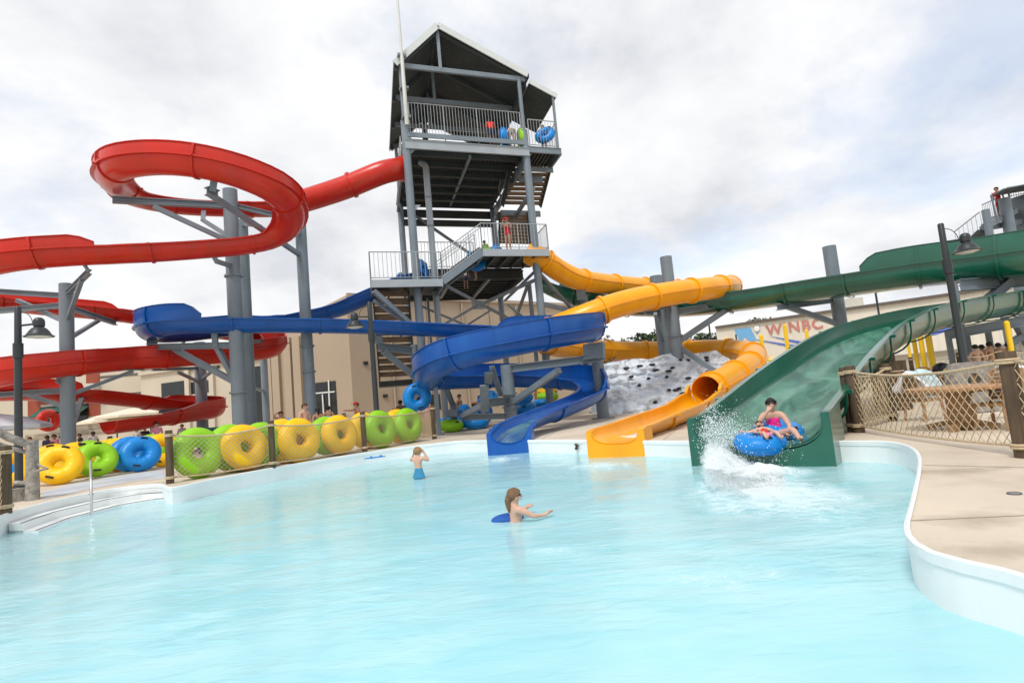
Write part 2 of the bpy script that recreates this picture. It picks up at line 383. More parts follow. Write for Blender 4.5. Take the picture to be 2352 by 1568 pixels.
tc2 = N2.new('ShaderNodeTexCoord'); mp2 = N2.new('ShaderNodeMapping'); mp2.inputs['Scale'].default_value = (0.6, 1.5, 1); mp2.inputs['Rotation'].default_value = (0, 0, math.radians(-24)); L2.new(tc2.outputs['Object'], mp2.inputs['Vector'])
nA = N2.new('ShaderNodeTexNoise'); nA.inputs['Scale'].default_value = 1.1; nA.inputs['Detail'].default_value = 7; nA.inputs['Distortion'].default_value = 1.2; L2.new(mp2.outputs['Vector'], nA.inputs['Vector'])
rA = N2.new('ShaderNodeValToRGB'); e = rA.color_ramp.elements; e[0].position = 0.34; e[0].color = (0.44, 0.815, 0.885, 1); e[1].position = 0.66; e[1].color = (0.57, 0.865, 0.915, 1)
q = e.new(0.5); q.color = (0.51, 0.845, 0.905, 1)
L2.new(nA.outputs['Fac'], rA.inputs['Fac']); L2.new(rA.outputs['Color'], df.inputs['Color'])
tr.inputs['Color'].default_value = (0.58, 0.91, 0.95, 1)
nB = N2.new('ShaderNodeTexNoise'); nB.inputs['Scale'].default_value = 5.0; nB.inputs['Detail'].default_value = 6; nB.inputs['Distortion'].default_value = 0.6; L2.new(mp2.outputs['Vector'], nB.inputs['Vector'])
bp = N2.new('ShaderNodeBump'); bp.inputs['Strength'].default_value = 0.28; bp.inputs['Distance'].default_value = 0.035; L2.new(nB.outputs['Fac'], bp.inputs['Height'])
for s_ in (gl, df): L2.new(bp.outputs['Normal'], s_.inputs['Normal'])
m1 = N2.new('ShaderNodeMixShader'); m1.inputs['Fac'].default_value = 0.66; L2.new(tr.outputs[0], m1.inputs[1]); L2.new(df.outputs[0], m1.inputs[2])
fr = N2.new('ShaderNodeFresnel'); fr.inputs['IOR'].default_value = 1.24; L2.new(bp.outputs['Normal'], fr.inputs['Normal'])
m2 = N2.new('ShaderNodeMixShader'); L2.new(fr.outputs[0], m2.inputs['Fac']); L2.new(m1.outputs[0], m2.inputs[1]); L2.new(gl.outputs[0], m2.inputs[2])
L2.new(m2.outputs[0], out.inputs['Surface'])
tag(mb.build('pool_water', mt, smooth=180), kind='structure')
# ---------------------------------------------------------------- water slides
def frames(path):
    out = []; n = len(path)
    for i in range(n):
        t = (path[min(i + 1, n - 1)][0] - path[max(i - 1, 0)][0]).normalized()
        s = t.cross(V((0, 0, 1)))
        s.normalize(); out.append((path[i][0], t, s, s.cross(t), path[i][1]))
    return out          # pos, tangent, side (to the right of travel), normal up, extras
def sweep(mb, fr, prof, closed=True):
    """prof(i, extras) -> list of (side, up)"""
    vs = []; fs = []; k = None
    for i, (p, t, s, n, e) in enumerate(fr):
        pr = prof(i, e); k = len(pr)
        for a, b in pr: vs.append(p + s * a + n * b)
    m_ = len(fr)
    for i in range(m_ - 1):
        for j in range(k if closed else k - 1):
            fs.append((i * k + j, i * k + (j + 1) % k, (i + 1) * k + (j + 1) % k, (i + 1) * k + j))
    if closed: fs.append(tuple(range(k))); fs.append(tuple((m_ - 1) * k + j for j in range(k))[::-1])
    return mb.add(vs, fs)
def halfpipe(R, hw, n=14, t=0.03, lip=0.11, lt=0.055, f=1.0):
    """U profile: depth R, half width hw, with outward lips at both rims"""
    def arc(rr, hh):
        pts = []
        for i in range(n + 1):
            a = PI * i / n
            c, s_ = math.cos(a), math.sin(a)
            ex = f
            pts.append((-hh * math.copysign(abs(c) ** ex, c), -rr * abs(s_) ** ex))
        return pts
    outer_ = arc(R + t, hw + t); inner_ = arc(R, hw)
    return [(-hw - t - lip, 0.0), (-hw - t - lip, -lt), (-hw - t, -lt)] + outer_[1:-1] + [(hw + t, -lt), (hw + t + lip, -lt), (hw + t + lip, 0.0), (hw, 0.0)] + inner_[1:-1][::-1] + [(-hw, 0.0)]
def flume(root, path, R, hw, mt, i0=0, i1=None, f=1.0, jointstep=9, start=2, lip=0.12, end=None, rib=0.035):
    fr = frames(path); i1 = len(fr) - 1 if i1 is None else i1
    sub = fr[i0:i1 + 1]
    def sc(i):
        if not end: return 1.0
        k_ = (len(sub) - 1 - i) / end[1]
        return 1.0 if k_ >= 1 else end[0] + (1 - end[0]) * k_
    mb = MB(); sweep(mb, sub, lambda i, e: halfpipe(R * sc(i), hw, f=f, lip=lip)); mb.build('channel', mt, root, 40, fix=True)
    # raised outer walls, wherever the height is above nothing
    for side, idx in ((-1, 0), (1, 1)):
        hs = [e[idx] for (_, _, _, _, e) in sub]
        i = 0
        while i < len(hs):
            if hs[i] > 0.06:
                j = i
                while j + 1 < len(hs) and hs[j + 1] > 0.06: j += 1
                if j - i >= 2:
                    for q_, k_ in ((i, .30), (i + 1, .78), (j, .30), (j - 1, .78)):
                        if not (q_ in (0, 1) and i == 0): hs[q_] *= k_
                    a = side * (hw + 0.015)
                    def wp(k, e, a=a, side=side, hh=hs[i:j + 1]):
                        h = max(0.03, hh[k]); c = side * 0.03; lean = side * 0.10 * h
                        return [(a + c, 0.0), (a + c + lean * 0.6, h * 0.55), (a + c + lean * 0.2, h), (a + c + side * 0.05, h + 0.002), (a + c + side * 0.05, h + 0.03), (a - c, h + 0.03), (a - c + lean * 0.2, h * 0.98), (a - c + lean * 0.6, h * 0.55), (a - c, 0.0)]
                    mb = MB(); sweep(mb, sub[i:j + 1], wp); mb.build('raised_wall', mt, root, 50, fix=True)
                i = j + 1
            else: i += 1
    k = i0 + start
    while k < i1 - 1:
        p, t, s, n, e = fr[k]
        po = halfpipe(R * sc(k - i0) + rib, hw + rib, t=0.045, lip=lip + 0.0, lt=0.075, f=f)
        q = [(p - t * 0.045, t, s, n, e), (p + t * 0.045, t, s, n, e)]
        mb = MB(); sweep(mb, q, lambda i, e: po)
        for side, idx in ((-1, 0), (1, 1)):
            if e[idx] > 0.12:
                a = side * (hw + 0.075)
                sweep(mb, q, lambda i, e, a=a, side=side, idx=idx: [(a, 0.004), (a + side * 0.04, 0.004), (a + side * (0.04 + 0.05 * e[idx]), e[idx] * 0.55), (a + side * 0.045, e[idx] * 0.97), (a, e[idx] * 0.97)])
        mb.build('joint_flange', mt, root, 40, fix=True)
        k += jointstep
    return fr
def tubeflume(root, path, R, mt, i0=0, i1=None, jointstep=7, start=0, n=28, lip=True, name='tube'):
    fr = frames(path); i1 = len(fr) - 1 if i1 is None else i1
    sub = fr[i0:i1 + 1]
    circ = lambda r: [(r * math.cos(2 * PI * k / n), r * math.sin(2 * PI * k / n)) for k in range(n)]
    mb = MB()
    for rr in (R + 0.03, R):
        sweep(mb, sub, lambda i, e, rr=rr: circ(rr)); mb.f = mb.f[:-2]       # drop the end caps: the tube is open
    k = len(sub) * n
    for j in range(n):
        for base in (0, (len(sub) - 1) * n): mb.f.append([base + j, base + (j + 1) % n, k + base + (j + 1) % n, k + base + j])
    mb.build(name, mt, root, 60, fix=True)
    if lip:
        for side in (-1, 1):
            mb = MB(); a = side * (R + 0.03)
            sweep(mb, sub, lambda i, e, a=a, side=side: [(a - side * 0.01, -0.03), (a + side * 0.05, -0.03), (a + side * 0.05, 0.03), (a - side * 0.01, 0.03)])
            mb.build('seam_lip', mt, root, 40, fix=True)
    kk = i0 + start
    while kk <= i1:
        p, t, s, nn, e = fr[kk]
        mb = MB(); vs = []; 
        ro, ri, hw_ = R + 0.11, R + 0.025, 0.055
        for (r_, o_) in ((ri, -hw_), (ro, -hw_), (ro, hw_), (ri, hw_)):
            vs += [p + t * o_ + s * (r_ * math.cos(2 * PI * q / n)) + nn * (r_ * math.sin(2 * PI * q / n)) for q in range(n)]
        fs = [(a * n + q, a * n + (q + 1) % n, ((a + 1) % 4) * n + (q + 1) % n, ((a + 1) % 4) * n + q) for a in range(4) for q in range(n)]
        mb.add(vs, fs); mb.build('joint_flange', mt, root, 40, fix=True)
        kk += jointstep
    return fr
def slide_path(rows, step=0.35):
    return catmull([(P(x, y, d), tuple(h)) for (x, y, d, *h) in rows], step)

# --- red: (x, y, depth, left wall height, right wall height) of the rim-level centre line
red_rows = [(925, 388, 28.6, 0, 0), (880, 396, 28.0, 0, 0), (800, 428, 28.0, 0, 0), (735, 450, 28.2, 0, 0), (690, 463, 28.4, 0, 0),
            (630, 473, 28.4, 0, 0.45), (560, 473, 28.2, 0, 0.40), (460, 470, 27.6, 0, 0.40), (380, 462, 26.4, 0, 0.40), (310, 446, 24.8, 0, 0.40), (272, 422, 22.8, 0, 0.40),
            (258, 398, 21.2, 0, 0.40), (282, 376, 20.1, 0, 0.40), (345, 366, 19.8, 0, 0.40), (420, 368, 19.7, 0, 0.40), (500, 382, 19.9, 0, 0.40), (570, 404, 20.3, 0, 0.40), (630, 434, 21.0, 0, 0.40),
            (664, 472, 22.2, 0, 0.45), (662, 512, 23.2, 0, 0.2), (625, 540, 23.6, 0, 0), (560, 554, 23.2, 0, 0), (480, 561, 22.6, 0, 0), (372, 568, 21.8, 0, 0), (280, 572, 21.3, 0, 0), (235, 574, 21.0, 0.0, 0), (222, 574, 20.9, 0.42, 0.0), (150, 577, 20.5, 0.40, 0),
            (70, 583, 20.1, 0.40, 0), (-10, 595, 20.0, 0.40, 0), (-90, 618, 20.8, 0.40, 0), (-130, 645, 22.6, 0.40, 0), (-90, 668, 24.4, 0.40, 0), (0, 684, 25.4, 0.40, 0), (100, 697, 25.8, 0.40, 0), (190, 704, 26.2, 0.40, 0), (262, 712, 26.6, 0.45, 0), (290, 715, 26.8, 0.0, 0), (340, 724, 27.3, 0, 0),
            (420, 742, 28.4, 0.3, 0), (520, 757, 29.6, 0.40, 0), (600, 769, 30.4, 0.40, 0), (632, 784, 30.2, 0.40, 0), (620, 798, 29.6, 0.40, 0), (560, 806, 28.6, 0.40, 0), (450, 813, 27.0, 0.40, 0), (370, 818, 25.6, 0.40, 0), (291, 822, 24.6, 0.40, 0), (200, 829, 23.0, 0.40, 0), (123, 836, 22.0, 0.40, 0), (40, 847, 21.2, 0.40, 0),
            (-50, 866, 21.4, 0.40, 0), (-90, 884, 22.8, 0.40, 0), (-40, 892, 23.9, 0.40, 0), (50, 891, 24.4, 0.40, 0), (130, 892, 24.6, 0.40, 0), (190, 896, 25.0, 0.4, 0), (215, 898, 25.3, 0, 0), (300, 908, 26.9, 0, 0), (375, 919, 28.6, 0.0, 0), (390, 921, 29.0, 0.45, 0), (440, 925, 30.0, 0.40, 0), (480, 928, 30.2, 0.40, 0), (490, 936, 29.6, 0.40, 0), (455, 941, 28.6, 0.4, 0), (381, 950, 26.6, 0.1, 0), (310, 960, 25.0, 0, 0), (248, 968, 23.9, 0, 0)]
rp = slide_path(red_rows)
base = P(560, 470, 24); base.z = 0
red = thing('water_slide', base, 'long red spiral slide winding down from the tower over the left crowd', 'water slide')
def near_index(path, p): return min(range(len(path)), key=lambda i: (path[i][0] - p).length)
rk = near_index(rp, P(668, 468, 28.4))
tubeflume(red, rp, 0.54, 'red', 0, rk, jointstep=8, start=0, lip=False)
flume(red, rp, 0.52, 0.54, 'red', rk, None, jointstep=10, start=6)
# --- blue
blue_rows = [(945, 622, 29.5, 0, 0), (930, 632, 28.6, 0, 0), (895, 648, 28.3, 0, 0), (850, 670, 28.2, 0, 0), (780, 701, 28.4, 0, 0), (700, 720, 28.4, 0, 0), (620, 735, 28.3, 0, 0.3), (520, 748, 28.0, 0, 0.6), (430, 758, 27.3, 0, 0.65), (372, 760, 26.4, 0, 0.65), (345, 755, 25.5, 0, 0.65), (352, 746, 24.6, 0, 0.65), (400, 738, 24.1, 0, 0.65),
             (470, 735, 23.9, 0, 0.6), (490, 735, 23.9, 0, 0.6), (504, 735, 23.9, 0.0, 0), (600, 735, 24.3, 0, 0), (720, 736, 24.7, 0, 0), (840, 739, 25.2, 0, 0), (980, 745, 25.7, 0, 0), (1080, 750, 26.2, 0, 0), (1125, 752, 26.5, 0.0, 0.0), (1150, 752, 26.6, 0.58, 0), (1230, 750, 26.8, 0.58, 0), (1310, 749, 26.4, 0.58, 0), (1352, 751, 25.2, 0.58, 0), (1355, 754, 23.8, 0.58, 0), (1320, 759, 22.6, 0.58, 0),
             (1255, 769, 21.6, 0.58, 0), (1170, 785, 20.9, 0.58, 0), (1093, 802, 20.58, 0.58, 0), (1030, 822, 20.9, 0.58, 0), (990, 846, 21.9, 0.58, 0), (985, 862, 23.2, 0.58, 0), (1020, 865, 24.6, 0.58, 0), (1100, 863, 25.8, 0.58, 0), (1200, 862, 26.5, 0.58, 0), (1290, 866, 26.2, 0.58, 0), (1345, 874, 25.0, 0.6, 0), (1364, 886, 23.7, 0.3, 0), (1346, 902, 22.4, 0.0, 0), (1300, 921, 21.0, 0, 0), (1240, 944, 19.6, 0, 0), (1190, 968, 17.9, 0, 0), (1174, 984, 16.9, 0, 0), (1168, 993, 16.4, 0, 0)]
bp_ = slide_path(blue_rows)
bb = P(1165, 860, 24); bb.z = 0
blue = thing('water_slide', bb, 'blue open slide coiling round the pedestal and ending at the pool wall', 'water slide')
flume(blue, bp_, 0.53, 0.53, 'blue', jointstep=10, start=5, lip=0.11, end=(0.60, 14))
# --- yellow tube
yel_rows = [(1215, 582, 30.0), (1250, 598, 29.8), (1285, 622, 30.4), (1330, 642, 31.2), (1400, 653, 33.0), (1480, 660, 35.0), (1560, 664, 36.4), (1630, 664, 36.0), (1672, 660, 33.8), (1672, 657, 31.4), (1630, 662, 29.4), (1560, 671, 27.9), (1480, 685, 26.7), (1410, 703, 26.0), (1345, 727, 25.8), (1285, 750, 26.2), (1248, 768, 27.2), (1252, 785, 28.8), (1295, 797, 30.8), (1380, 804, 33.0), (1470, 806, 34.4), (1560, 805, 34.6), (1640, 803, 33.0), (1705, 806, 30.8), (1733, 818, 28.6), (1718, 842, 26.2), (1680, 866, 24.0), (1640, 888, 22.4), (1622, 897, 21.7)]
yp = catmull([(P(x, y, d), (0.0,)) for x, y, d in yel_rows], 0.35)
yb = P(1560, 800, 29); yb.z = 0
yellow = thing('water_slide', yb, 'yellow enclosed tube slide with an open trough running to the pool', 'water slide')
tubeflume(yellow, yp, 0.56, 'yellow', jointstep=8, start=3)
mth = yp[-1][0]
# mouth ring and run-out trough
ye = G(1425, 1012); ye.z = 0.335
dirn = (ye - mth); dirn.z = 0; dirn.normalize()
trough_rows = [(mth + V((0, 0, 0.0)), (0.25, 0.25)), (mth + dirn * 1.2 + V((0, 0, -0.06)), (0.0, 0.0)), (mth.lerp(ye, 0.35) + V((0, 0, -0.12)), (0.0, 0.0)), (mth.lerp(ye, 0.7) + V((0, 0, -0.06)), (0.0, 0.0)), (ye + dirn * -0.6, (0.0, 0.0)), (ye + dirn * 0.05, (0.0, 0.0)), (ye + dirn * 0.35 + V((0, 0, -0.05)), (0.0, 0.0))]
tp = catmull(trough_rows, 0.3)
flume(yellow, tp, 0.46, 0.58, 'yellow', f=0.72, jointstep=14, start=8, end=(0.66, 10))
# --- green raft slide
gr_rows = [(1265, 640, 35.5, 0, 0), (1330, 668, 34.2, 0.0, 0.0), (1430, 686, 33.2, 0.0, 0), (1560, 688, 31.8, 0, 0), (1700, 673, 30.4, 0, 0), (1850, 650, 28.6, 0, 0), (1960, 633, 27.2, 0, 0), (1985, 629, 26.9, 0, 0.68), (2100, 612, 25.6, 0, 0.74), (2230, 597, 24.4, 0, 0.74), (2352, 581, 23.2, 0, 0.74), (2500, 568, 22.6, 0, 0.74), (2640, 580, 23.6, 0, 0.74), (2660, 618, 25.4, 0, 0.74), (2560, 650, 26.2, 0, 0.6),
           (2420, 666, 25.4, 0, 0.2), (2270, 681, 23.9, 0, 0), (2150, 698, 21.6, 0, 0), (2040, 725, 19.2, 0.0, 0), (1965, 758, 17.0, 0.0, 0), (1905, 800, 14.9, 0, 0), (1850, 846, 13.2, 0, 0), (1800, 894, 11.8, 0, 0), (1752, 938, 10.75, 0, 0), (1728, 954, 10.2, 0, 0)]
gp = slide_path(gr_rows)
gb = G(1850, 980); gb.z = 0
green = thing('water_slide', gb, 'wide dark green raft slide sweeping past the right lamp down to the pool', 'water slide')
flume(green, gp, 0.92, 1.10, 'green', f=0.66, jointstep=8, start=7, lip=0.10, end=(0.64, 18), rib=0.085)

def skirt(root, fr, R, hw, drop_, f, mt, back=3, wide=0.0, lip=0.12):
    """solid end block filling between the channel and the pool wall"""
    n = 14
    arc = [(-(hw + .032) * math.copysign(abs(math.cos(PI * i / n)) ** f, math.cos(PI * i / n)), -(R + .032) * abs(math.sin(PI * i / n)) ** f) for i in range(n + 1)]
    w_ = hw + lip + 0.035 + wide
    pr = [(-w_, -0.06), (-w_, -drop_), (w_, -drop_), (w_, -0.06)] + arc[::-1]
    mb = MB(); sub = [(p, t, s_, V((0, 0, 1)), e) for p, t, s_, n_, e in fr[-back:]]
    sub = [(p, t, V((s_.x, s_.y, 0)).normalized(), n_, e) for p, t, s_, n_, e in sub]
    sweep(mb, sub, lambda i, e: pr); mb.build('end_block', mt, root, 40, fix=True)
skirt(blue, frames(bp_), 0.53 * .62, 0.53, 0.78, 1.0, 'blue', 3, 0, .10)
skirt(yellow, frames(tp), 0.46 * .68, 0.58, 0.72, 0.72, 'yellow', 3, 0, .12)
skirt(green, frames(gp), 0.92 * .66, 1.10, 1.05, 0.66, 'green', 4, 0.0, .10)

# running water in the lower chutes
mt, ntw, bsw = new_mat('running_water_film'); Nw = ntw.nodes; Lw_ = ntw.links
Nw.remove(bsw); ow = Nw['Material Output']
tcw = Nw.new('ShaderNodeTexCoord'); mpw = Nw.new('ShaderNodeMapping'); mpw.vector_type = 'TEXTURE'; mpw.inputs['Rotation'].default_value = (0, 0, math.radians(49)); mpw.inputs['Scale'].default_value = (2.6, 0.75, 1.6); Lw_.new(tcw.outputs['Object'], mpw.inputs['Vector'])
nw = Nw.new('ShaderNodeTexNoise'); nw.inputs['Scale'].default_value = 1.3; nw.inputs['Detail'].default_value = 5; nw.inputs['Roughness'].default_value = .62; nw.inputs['Distortion'].default_value = 1.4; Lw_.new(mpw.outputs['Vector'], nw.inputs['Vector'])
rw_ = Nw.new('ShaderNodeValToRGB'); rw_.color_ramp.elements[0].position = .40; rw_.color_ramp.elements[0].color = (.08, .08, .08, 1); rw_.color_ramp.elements[1].position = .66; rw_.color_ramp.elements[1].color = (.30, .30, .30, 1); Lw_.new(nw.outputs['Fac'], rw_.inputs['Fac'])
trw = Nw.new('ShaderNodeBsdfTransparent'); dfw = Nw.new('ShaderNodeBsdfDiffuse'); dfw.inputs['Color'].default_value = (.36, .84, .62, 1); glw = Nw.new('ShaderNodeBsdfGlossy'); glw.inputs['Roughness'].default_value = .12
bw = Nw.new('ShaderNodeBump'); bw.inputs['Strength'].default_value = .06; bw.inputs['Distance'].default_value = .02; Lw_.new(nw.outputs['Fac'], bw.inputs['Height']); Lw_.new(bw.outputs['Normal'], glw.inputs['Normal'])
ma_ = Nw.new('ShaderNodeMixShader'); Lw_.new(rw_.outputs['Color'], ma_.inputs['Fac']); Lw_.new(trw.outputs[0], ma_.inputs[1]); Lw_.new(dfw.outputs[0], ma_.inputs[2])
frw = Nw.new('ShaderNodeFresnel'); frw.inputs['IOR'].default_value = 1.33; Lw_.new(bw.outputs['Normal'], frw.inputs['Normal'])
mb_ = Nw.new('ShaderNodeMixShader'); Lw_.new(frw.outputs[0], mb_.inputs['Fac']); Lw_.new(ma_.outputs[0], mb_.inputs[1]); Lw_.new(glw.outputs[0], mb_.inputs[2]); Lw_.new(mb_.outputs[0], ow.inputs['Surface'])
M['film'] = mt
def water_film(root, fr, R, hw, f, back, end, a0, lift=.015):
    n = 18; sub = fr[-back:]; mb = MB()
    def pr(i, e):
        k_ = (back - 1 - i) / end[1]; s_ = 1.0 if k_ >= 1 else end[0] + (1 - end[0]) * k_
        out = []
        for q in range(n + 1):
            a = a0 + (PI - 2 * a0) * q / n; c = math.cos(a)
            out.append((-hw * .985 * math.copysign(abs(c) ** f, c), -(R * s_ - lift) * math.sin(a) ** f))
        return out
    sweep(mb, sub, pr, closed=False); mb.build('water_film', 'film', root, 180)
water_film(green, frames(gp), 0.92, 1.10, 0.66, 44, (0.64, 18), .45)
water_film(blue, frames(bp_), 0.53, 0.53, 1.0, 14, (0.60, 14), .7)
# ---------------------------------------------------------------- the slide tower (own axes: u along the front, w to the back)
TS = 28.0 / 20.3
TL = P(932, 318, 28.0)
_ea, _eb = math.radians(20), math.radians(14)
EX = V((math.cos(_ea), math.sin(_ea), 0)); EY = V((-math.sin(_eb), math.cos(_eb), 0))
NF = V((math.sin(_ea), -math.cos(_ea), 0))
def T(u, w, z): 
    q = TL + (EX * u + EY * w) * TS
    return V((q.x, q.y, HC + (z - 1.13) * TS))
def TG(u, w): q = T(u, w, 0); return V((q.x, q.y, 0))
def TP(x, y, w):
    r = ray(x, y); o = TL + EY * (w * TS)
    return CAM + r * ((o - CAM).dot(NF) / r.dot(NF))
def uw(p):
    q = (p - TL) / TS
    w_ = q.dot(V((-EX.y, EX.x, 0))) / EY.dot(V((-EX.y, EX.x, 0)))
    return (q - EY * w_).dot(EX), w_
def zo(p): return (p.z - HC) / TS + 1.13
tower = thing('slide_tower', TG(2.4, 3), 'tall grey steel slide tower with stairs and white edged gable roof', 'slide tower')
UR = uw(TP(1207, 343, 0))[0]; UA = uw(TP(1287, 352, 0))[0]; ULo = uw(TP(850, 648, -0.6))[0]
WB = 6.5
ZD = 10.71
def column(u, w, z0, z1, r, name='column', mt='steel', n=16):
    mb = MB(); a = T(u, w, 0); mb.tube([V((a.x, a.y, z0)), V((a.x, a.y, z1))], r, n); return mb.build(name, mt, tower, 50)
zr = TP(1203, 300, 0).z; zev = T(0, 0, 13.55).z
for (u, w) in ((0, 0), (UR, 0), (0.05, WB), (UR, WB)):
    column(u, w, 0, zr if w == 0 else T(0, 0, ZD).z, 0.20)
    column(u, w, zr if w == 0 else T(0, 0, ZD).z, zev, 0.11, 'upper_post')
column(UA - 0.08, 0, T(0, 0, ZD).z, T(0, 0, 13.05).z, 0.075, 'upper_post')
pu = uw(TP(985, 470, 1.3))[0]
a = TP(975, 372, 1.3)
mb = MB(); g0 = T(pu, 1.3, 0); ztop = a.z
pts = [V((g0.x, g0.y, 0)), V((g0.x, g0.y, ztop - 0.35))] + [V((g0.x, g0.y, ztop)) + V((-0.35 * (1 - math.cos(t)), 0.10 * (1 - math.cos(t)), -0.35 + 0.35 * math.sin(t))) for t in (0.4, 0.8, 1.2, 1.57)]
mb.tube(pts, 0.17, 16); mb.build('water_pipe', 'steel_light', tower, 50)
for zz_ in (0.55, 0.75, 0.86):
    mb = MB(); mb.tube([V((g0.x, g0.y, ztop * zz_ - 0.05)), V((g0.x, g0.y, ztop * zz_ + 0.05))], 0.185, 16); mb.build('pipe_coupling', 'steel', tower, 50)
column(uw(TP(1003, 700, 2.6))[0], 2.6, 0, T(0, 0, 5.2).z, 0.17)
column(uw(TP(1220, 700, 1.5))[0], 1.5, 0, T(0, 0, 5.7).z, 0.12)
column(uw(TP(985, 720, 1.8))[0], 1.8, 0, T(0, 0, 5.2).z, 0.07)
# --- decks
def corr_deck(u0, u1, w0, w1, z, name, mt='steel_shaded'):
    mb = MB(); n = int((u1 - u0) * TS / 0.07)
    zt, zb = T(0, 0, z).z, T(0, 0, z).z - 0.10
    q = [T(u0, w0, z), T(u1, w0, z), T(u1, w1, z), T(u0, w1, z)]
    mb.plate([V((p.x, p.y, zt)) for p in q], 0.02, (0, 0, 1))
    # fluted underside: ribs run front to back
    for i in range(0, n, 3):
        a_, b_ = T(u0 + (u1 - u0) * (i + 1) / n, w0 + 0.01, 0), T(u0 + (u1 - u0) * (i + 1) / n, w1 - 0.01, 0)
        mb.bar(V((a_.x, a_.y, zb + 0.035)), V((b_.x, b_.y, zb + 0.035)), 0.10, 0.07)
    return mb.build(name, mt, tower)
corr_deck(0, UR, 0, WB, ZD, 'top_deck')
corr_deck(UR + 0.03, UA, 0, 1.6, ZD - 0.02, 'stair_landing')
def beam(a, b, w, h, name='beam', mt='steel', i=True):
    mb = MB(); (mb.ibeam if i else mb.bar)(a, b, w, h); return mb.build(name, mt, tower)
zb0 = ZD - 0.12
for k in range(7):
    w = 0.55 + k * 0.9
    beam(T(0.1, w, zb0 - 0.16), T(UR - 0.1, w, zb0 - 0.16), 0.16, 0.32, 'joist', 'steel_shaded')
beam(T(-0.05, -0.14, ZD - 0.28), T(UR + 0.1, -0.14, ZD - 0.28), 0.12, 0.46, 'edge_beam', 'steel_light')
beam(T(-0.05, -0.11, ZD + 0.10), T(UR + 0.1, -0.11, ZD + 0.10), 0.06, 0.24, 'toe_board', 'steel', False)
beam(T(-0.1, 0.1, ZD - 0.3), T(-0.1, WB, ZD - 0.3), 0.12, 0.5, 'edge_beam')
beam(T(UR + 0.02, 0.3, ZD - 0.45), T(UR + 0.02, WB, ZD - 0.45), 0.14, 0.5, 'edge_beam')
beam(T(0, WB + 0.1, ZD - 0.5), T(UA - 0.2, WB + 0.1, ZD - 0.5), 0.2, 0.5, 'edge_beam', 'steel_shaded')
beam(T(0.1, WB - 0.05, ZD - 1.0), T(UR, WB - 0.05, ZD - 1.0), 0.2, 0.4, 'cross_beam', 'steel_shaded')
beam(TP(1078, 338, 0.3) - V((0, 0, .5)), TP(1033, 462, WB - .5) - V((0, 0, .3)), 0.12, 0.16, 'brace', 'steel', False)
beam(T(UR + 0.1, -0.12, ZD - 0.16), T(UA, -0.12, ZD - 0.16), 0.10, 0.34, 'edge_beam', 'steel')
beam(T(UA - 0.03, -0.1, ZD - 0.17), T(UA - 0.03, 1.6, ZD - 0.17), 0.10, 0.36, 'edge_beam', 'steel')
beam(T(UR + 0.1, 0.9, ZD - 0.5), T(UA - 0.05, 0.9, ZD - 0.5), 0.1, 0.26, 'edge_beam', 'steel')
beam(T(UR + 0.1, 1.65, ZD - 0.6), T(UA - 0.3, 1.65, ZD - 0.6), 0.1, 0.4, 'edge_beam', 'steel')
# --- railings: one part per run, its balusters are its pattern
def railing(a, b, h, step=0.17, r=0.022, mid=False, gap=0.12, posts=True):
    a = V(a); b = V(b); mb = MB(); z = V((0, 0, 1)); n = max(2, int((b - a).length / step))
    mb.tube([a + z * h, b + z * h], r * 1.25, 6); mb.tube([a + z * gap, b + z * gap], r, 6)
    for i in range(n + 1):
        p = a.lerp(b, i / n); big = posts and i % 11 == 0 or i in (0, n)
        mb.tube([p + z * (0 if big else gap), p + z * h], r * (1.35 if big else 0.6), 5)
    if mid: mb.tube([a + z * h * 0.86, b + z * h * 0.86], r, 6)
    return mb.build('railing', 'rail', tower, 60)
zt = T(0, 0, ZD).z
hT = TP(1065, 248, 0).z - zt
def on(p, z): return V((p.x, p.y, z))
railing(T(0.18, -0.02, ZD), T(UR - 0.12, -0.02, ZD), hT, 0.16)
railing(T(UR + 0.2, -0.02, ZD), T(UA - 0.06, -0.02, ZD), hT * 0.82, 0.16)
railing(T(UA - 0.06, 0.1, ZD), T(UA - 0.06, 1.5, ZD), hT * 0.82, 0.2)
railing(T(0, 2.6, ZD), T(0, WB, ZD), hT, 0.2); railing(T(0.1, WB, ZD), T(UR, WB, ZD), hT, 0.25)
# --- low and middle decks in front, joined by a short stair
wf = -0.6
lowL, lowR = TP(852, 645, wf), TP(1016, 640, wf)
zl = (lowL.z + lowR.z) / 2; lowL.z = lowR.z = zl
midL, midR = TP(1018, 573, wf), TP(1260, 573, wf); zm = (midL.z + midR.z) / 2; midL.z = midR.z = zm
midL = TP(1108, 573, wf); midL.z = zm
EYW = EY * TS
def plate_deck(l, r, depth, name, mt='steel_shaded', th=0.05):
    mb = MB(); mb.plate([l, r, r + EYW * depth, l + EYW * depth], th, (0, 0, 1)); return mb.build(name, mt, tower)
plate_deck(lowL, lowR, 2.6, 'low_deck'); plate_deck(midL, midR, 2.62, 'middle_deck')
dz = V((0, 0, 1))
for l, r, dp in ((lowL, lowR, 2.6), (midL, midR, 2.2)):
    beam(l - dz * 0.17 - EYW * 0.03, r - dz * 0.17 - EYW * 0.03, 0.08, 0.36, 'edge_beam', 'steel_light', False)
    for s in (l, r): beam(s - dz * 0.2, s - dz * 0.2 + EYW * dp, 0.08, 0.30, 'edge_beam', 'steel', False)
    n = 4 if r is lowR else 5
    for k in range(1, n):
        q = l.lerp(r, k / n) - dz * 0.17; beam(q + EYW * 0.05, q + EYW * (dp - 0.1), 0.10, 0.24, 'joist', 'steel_shaded')
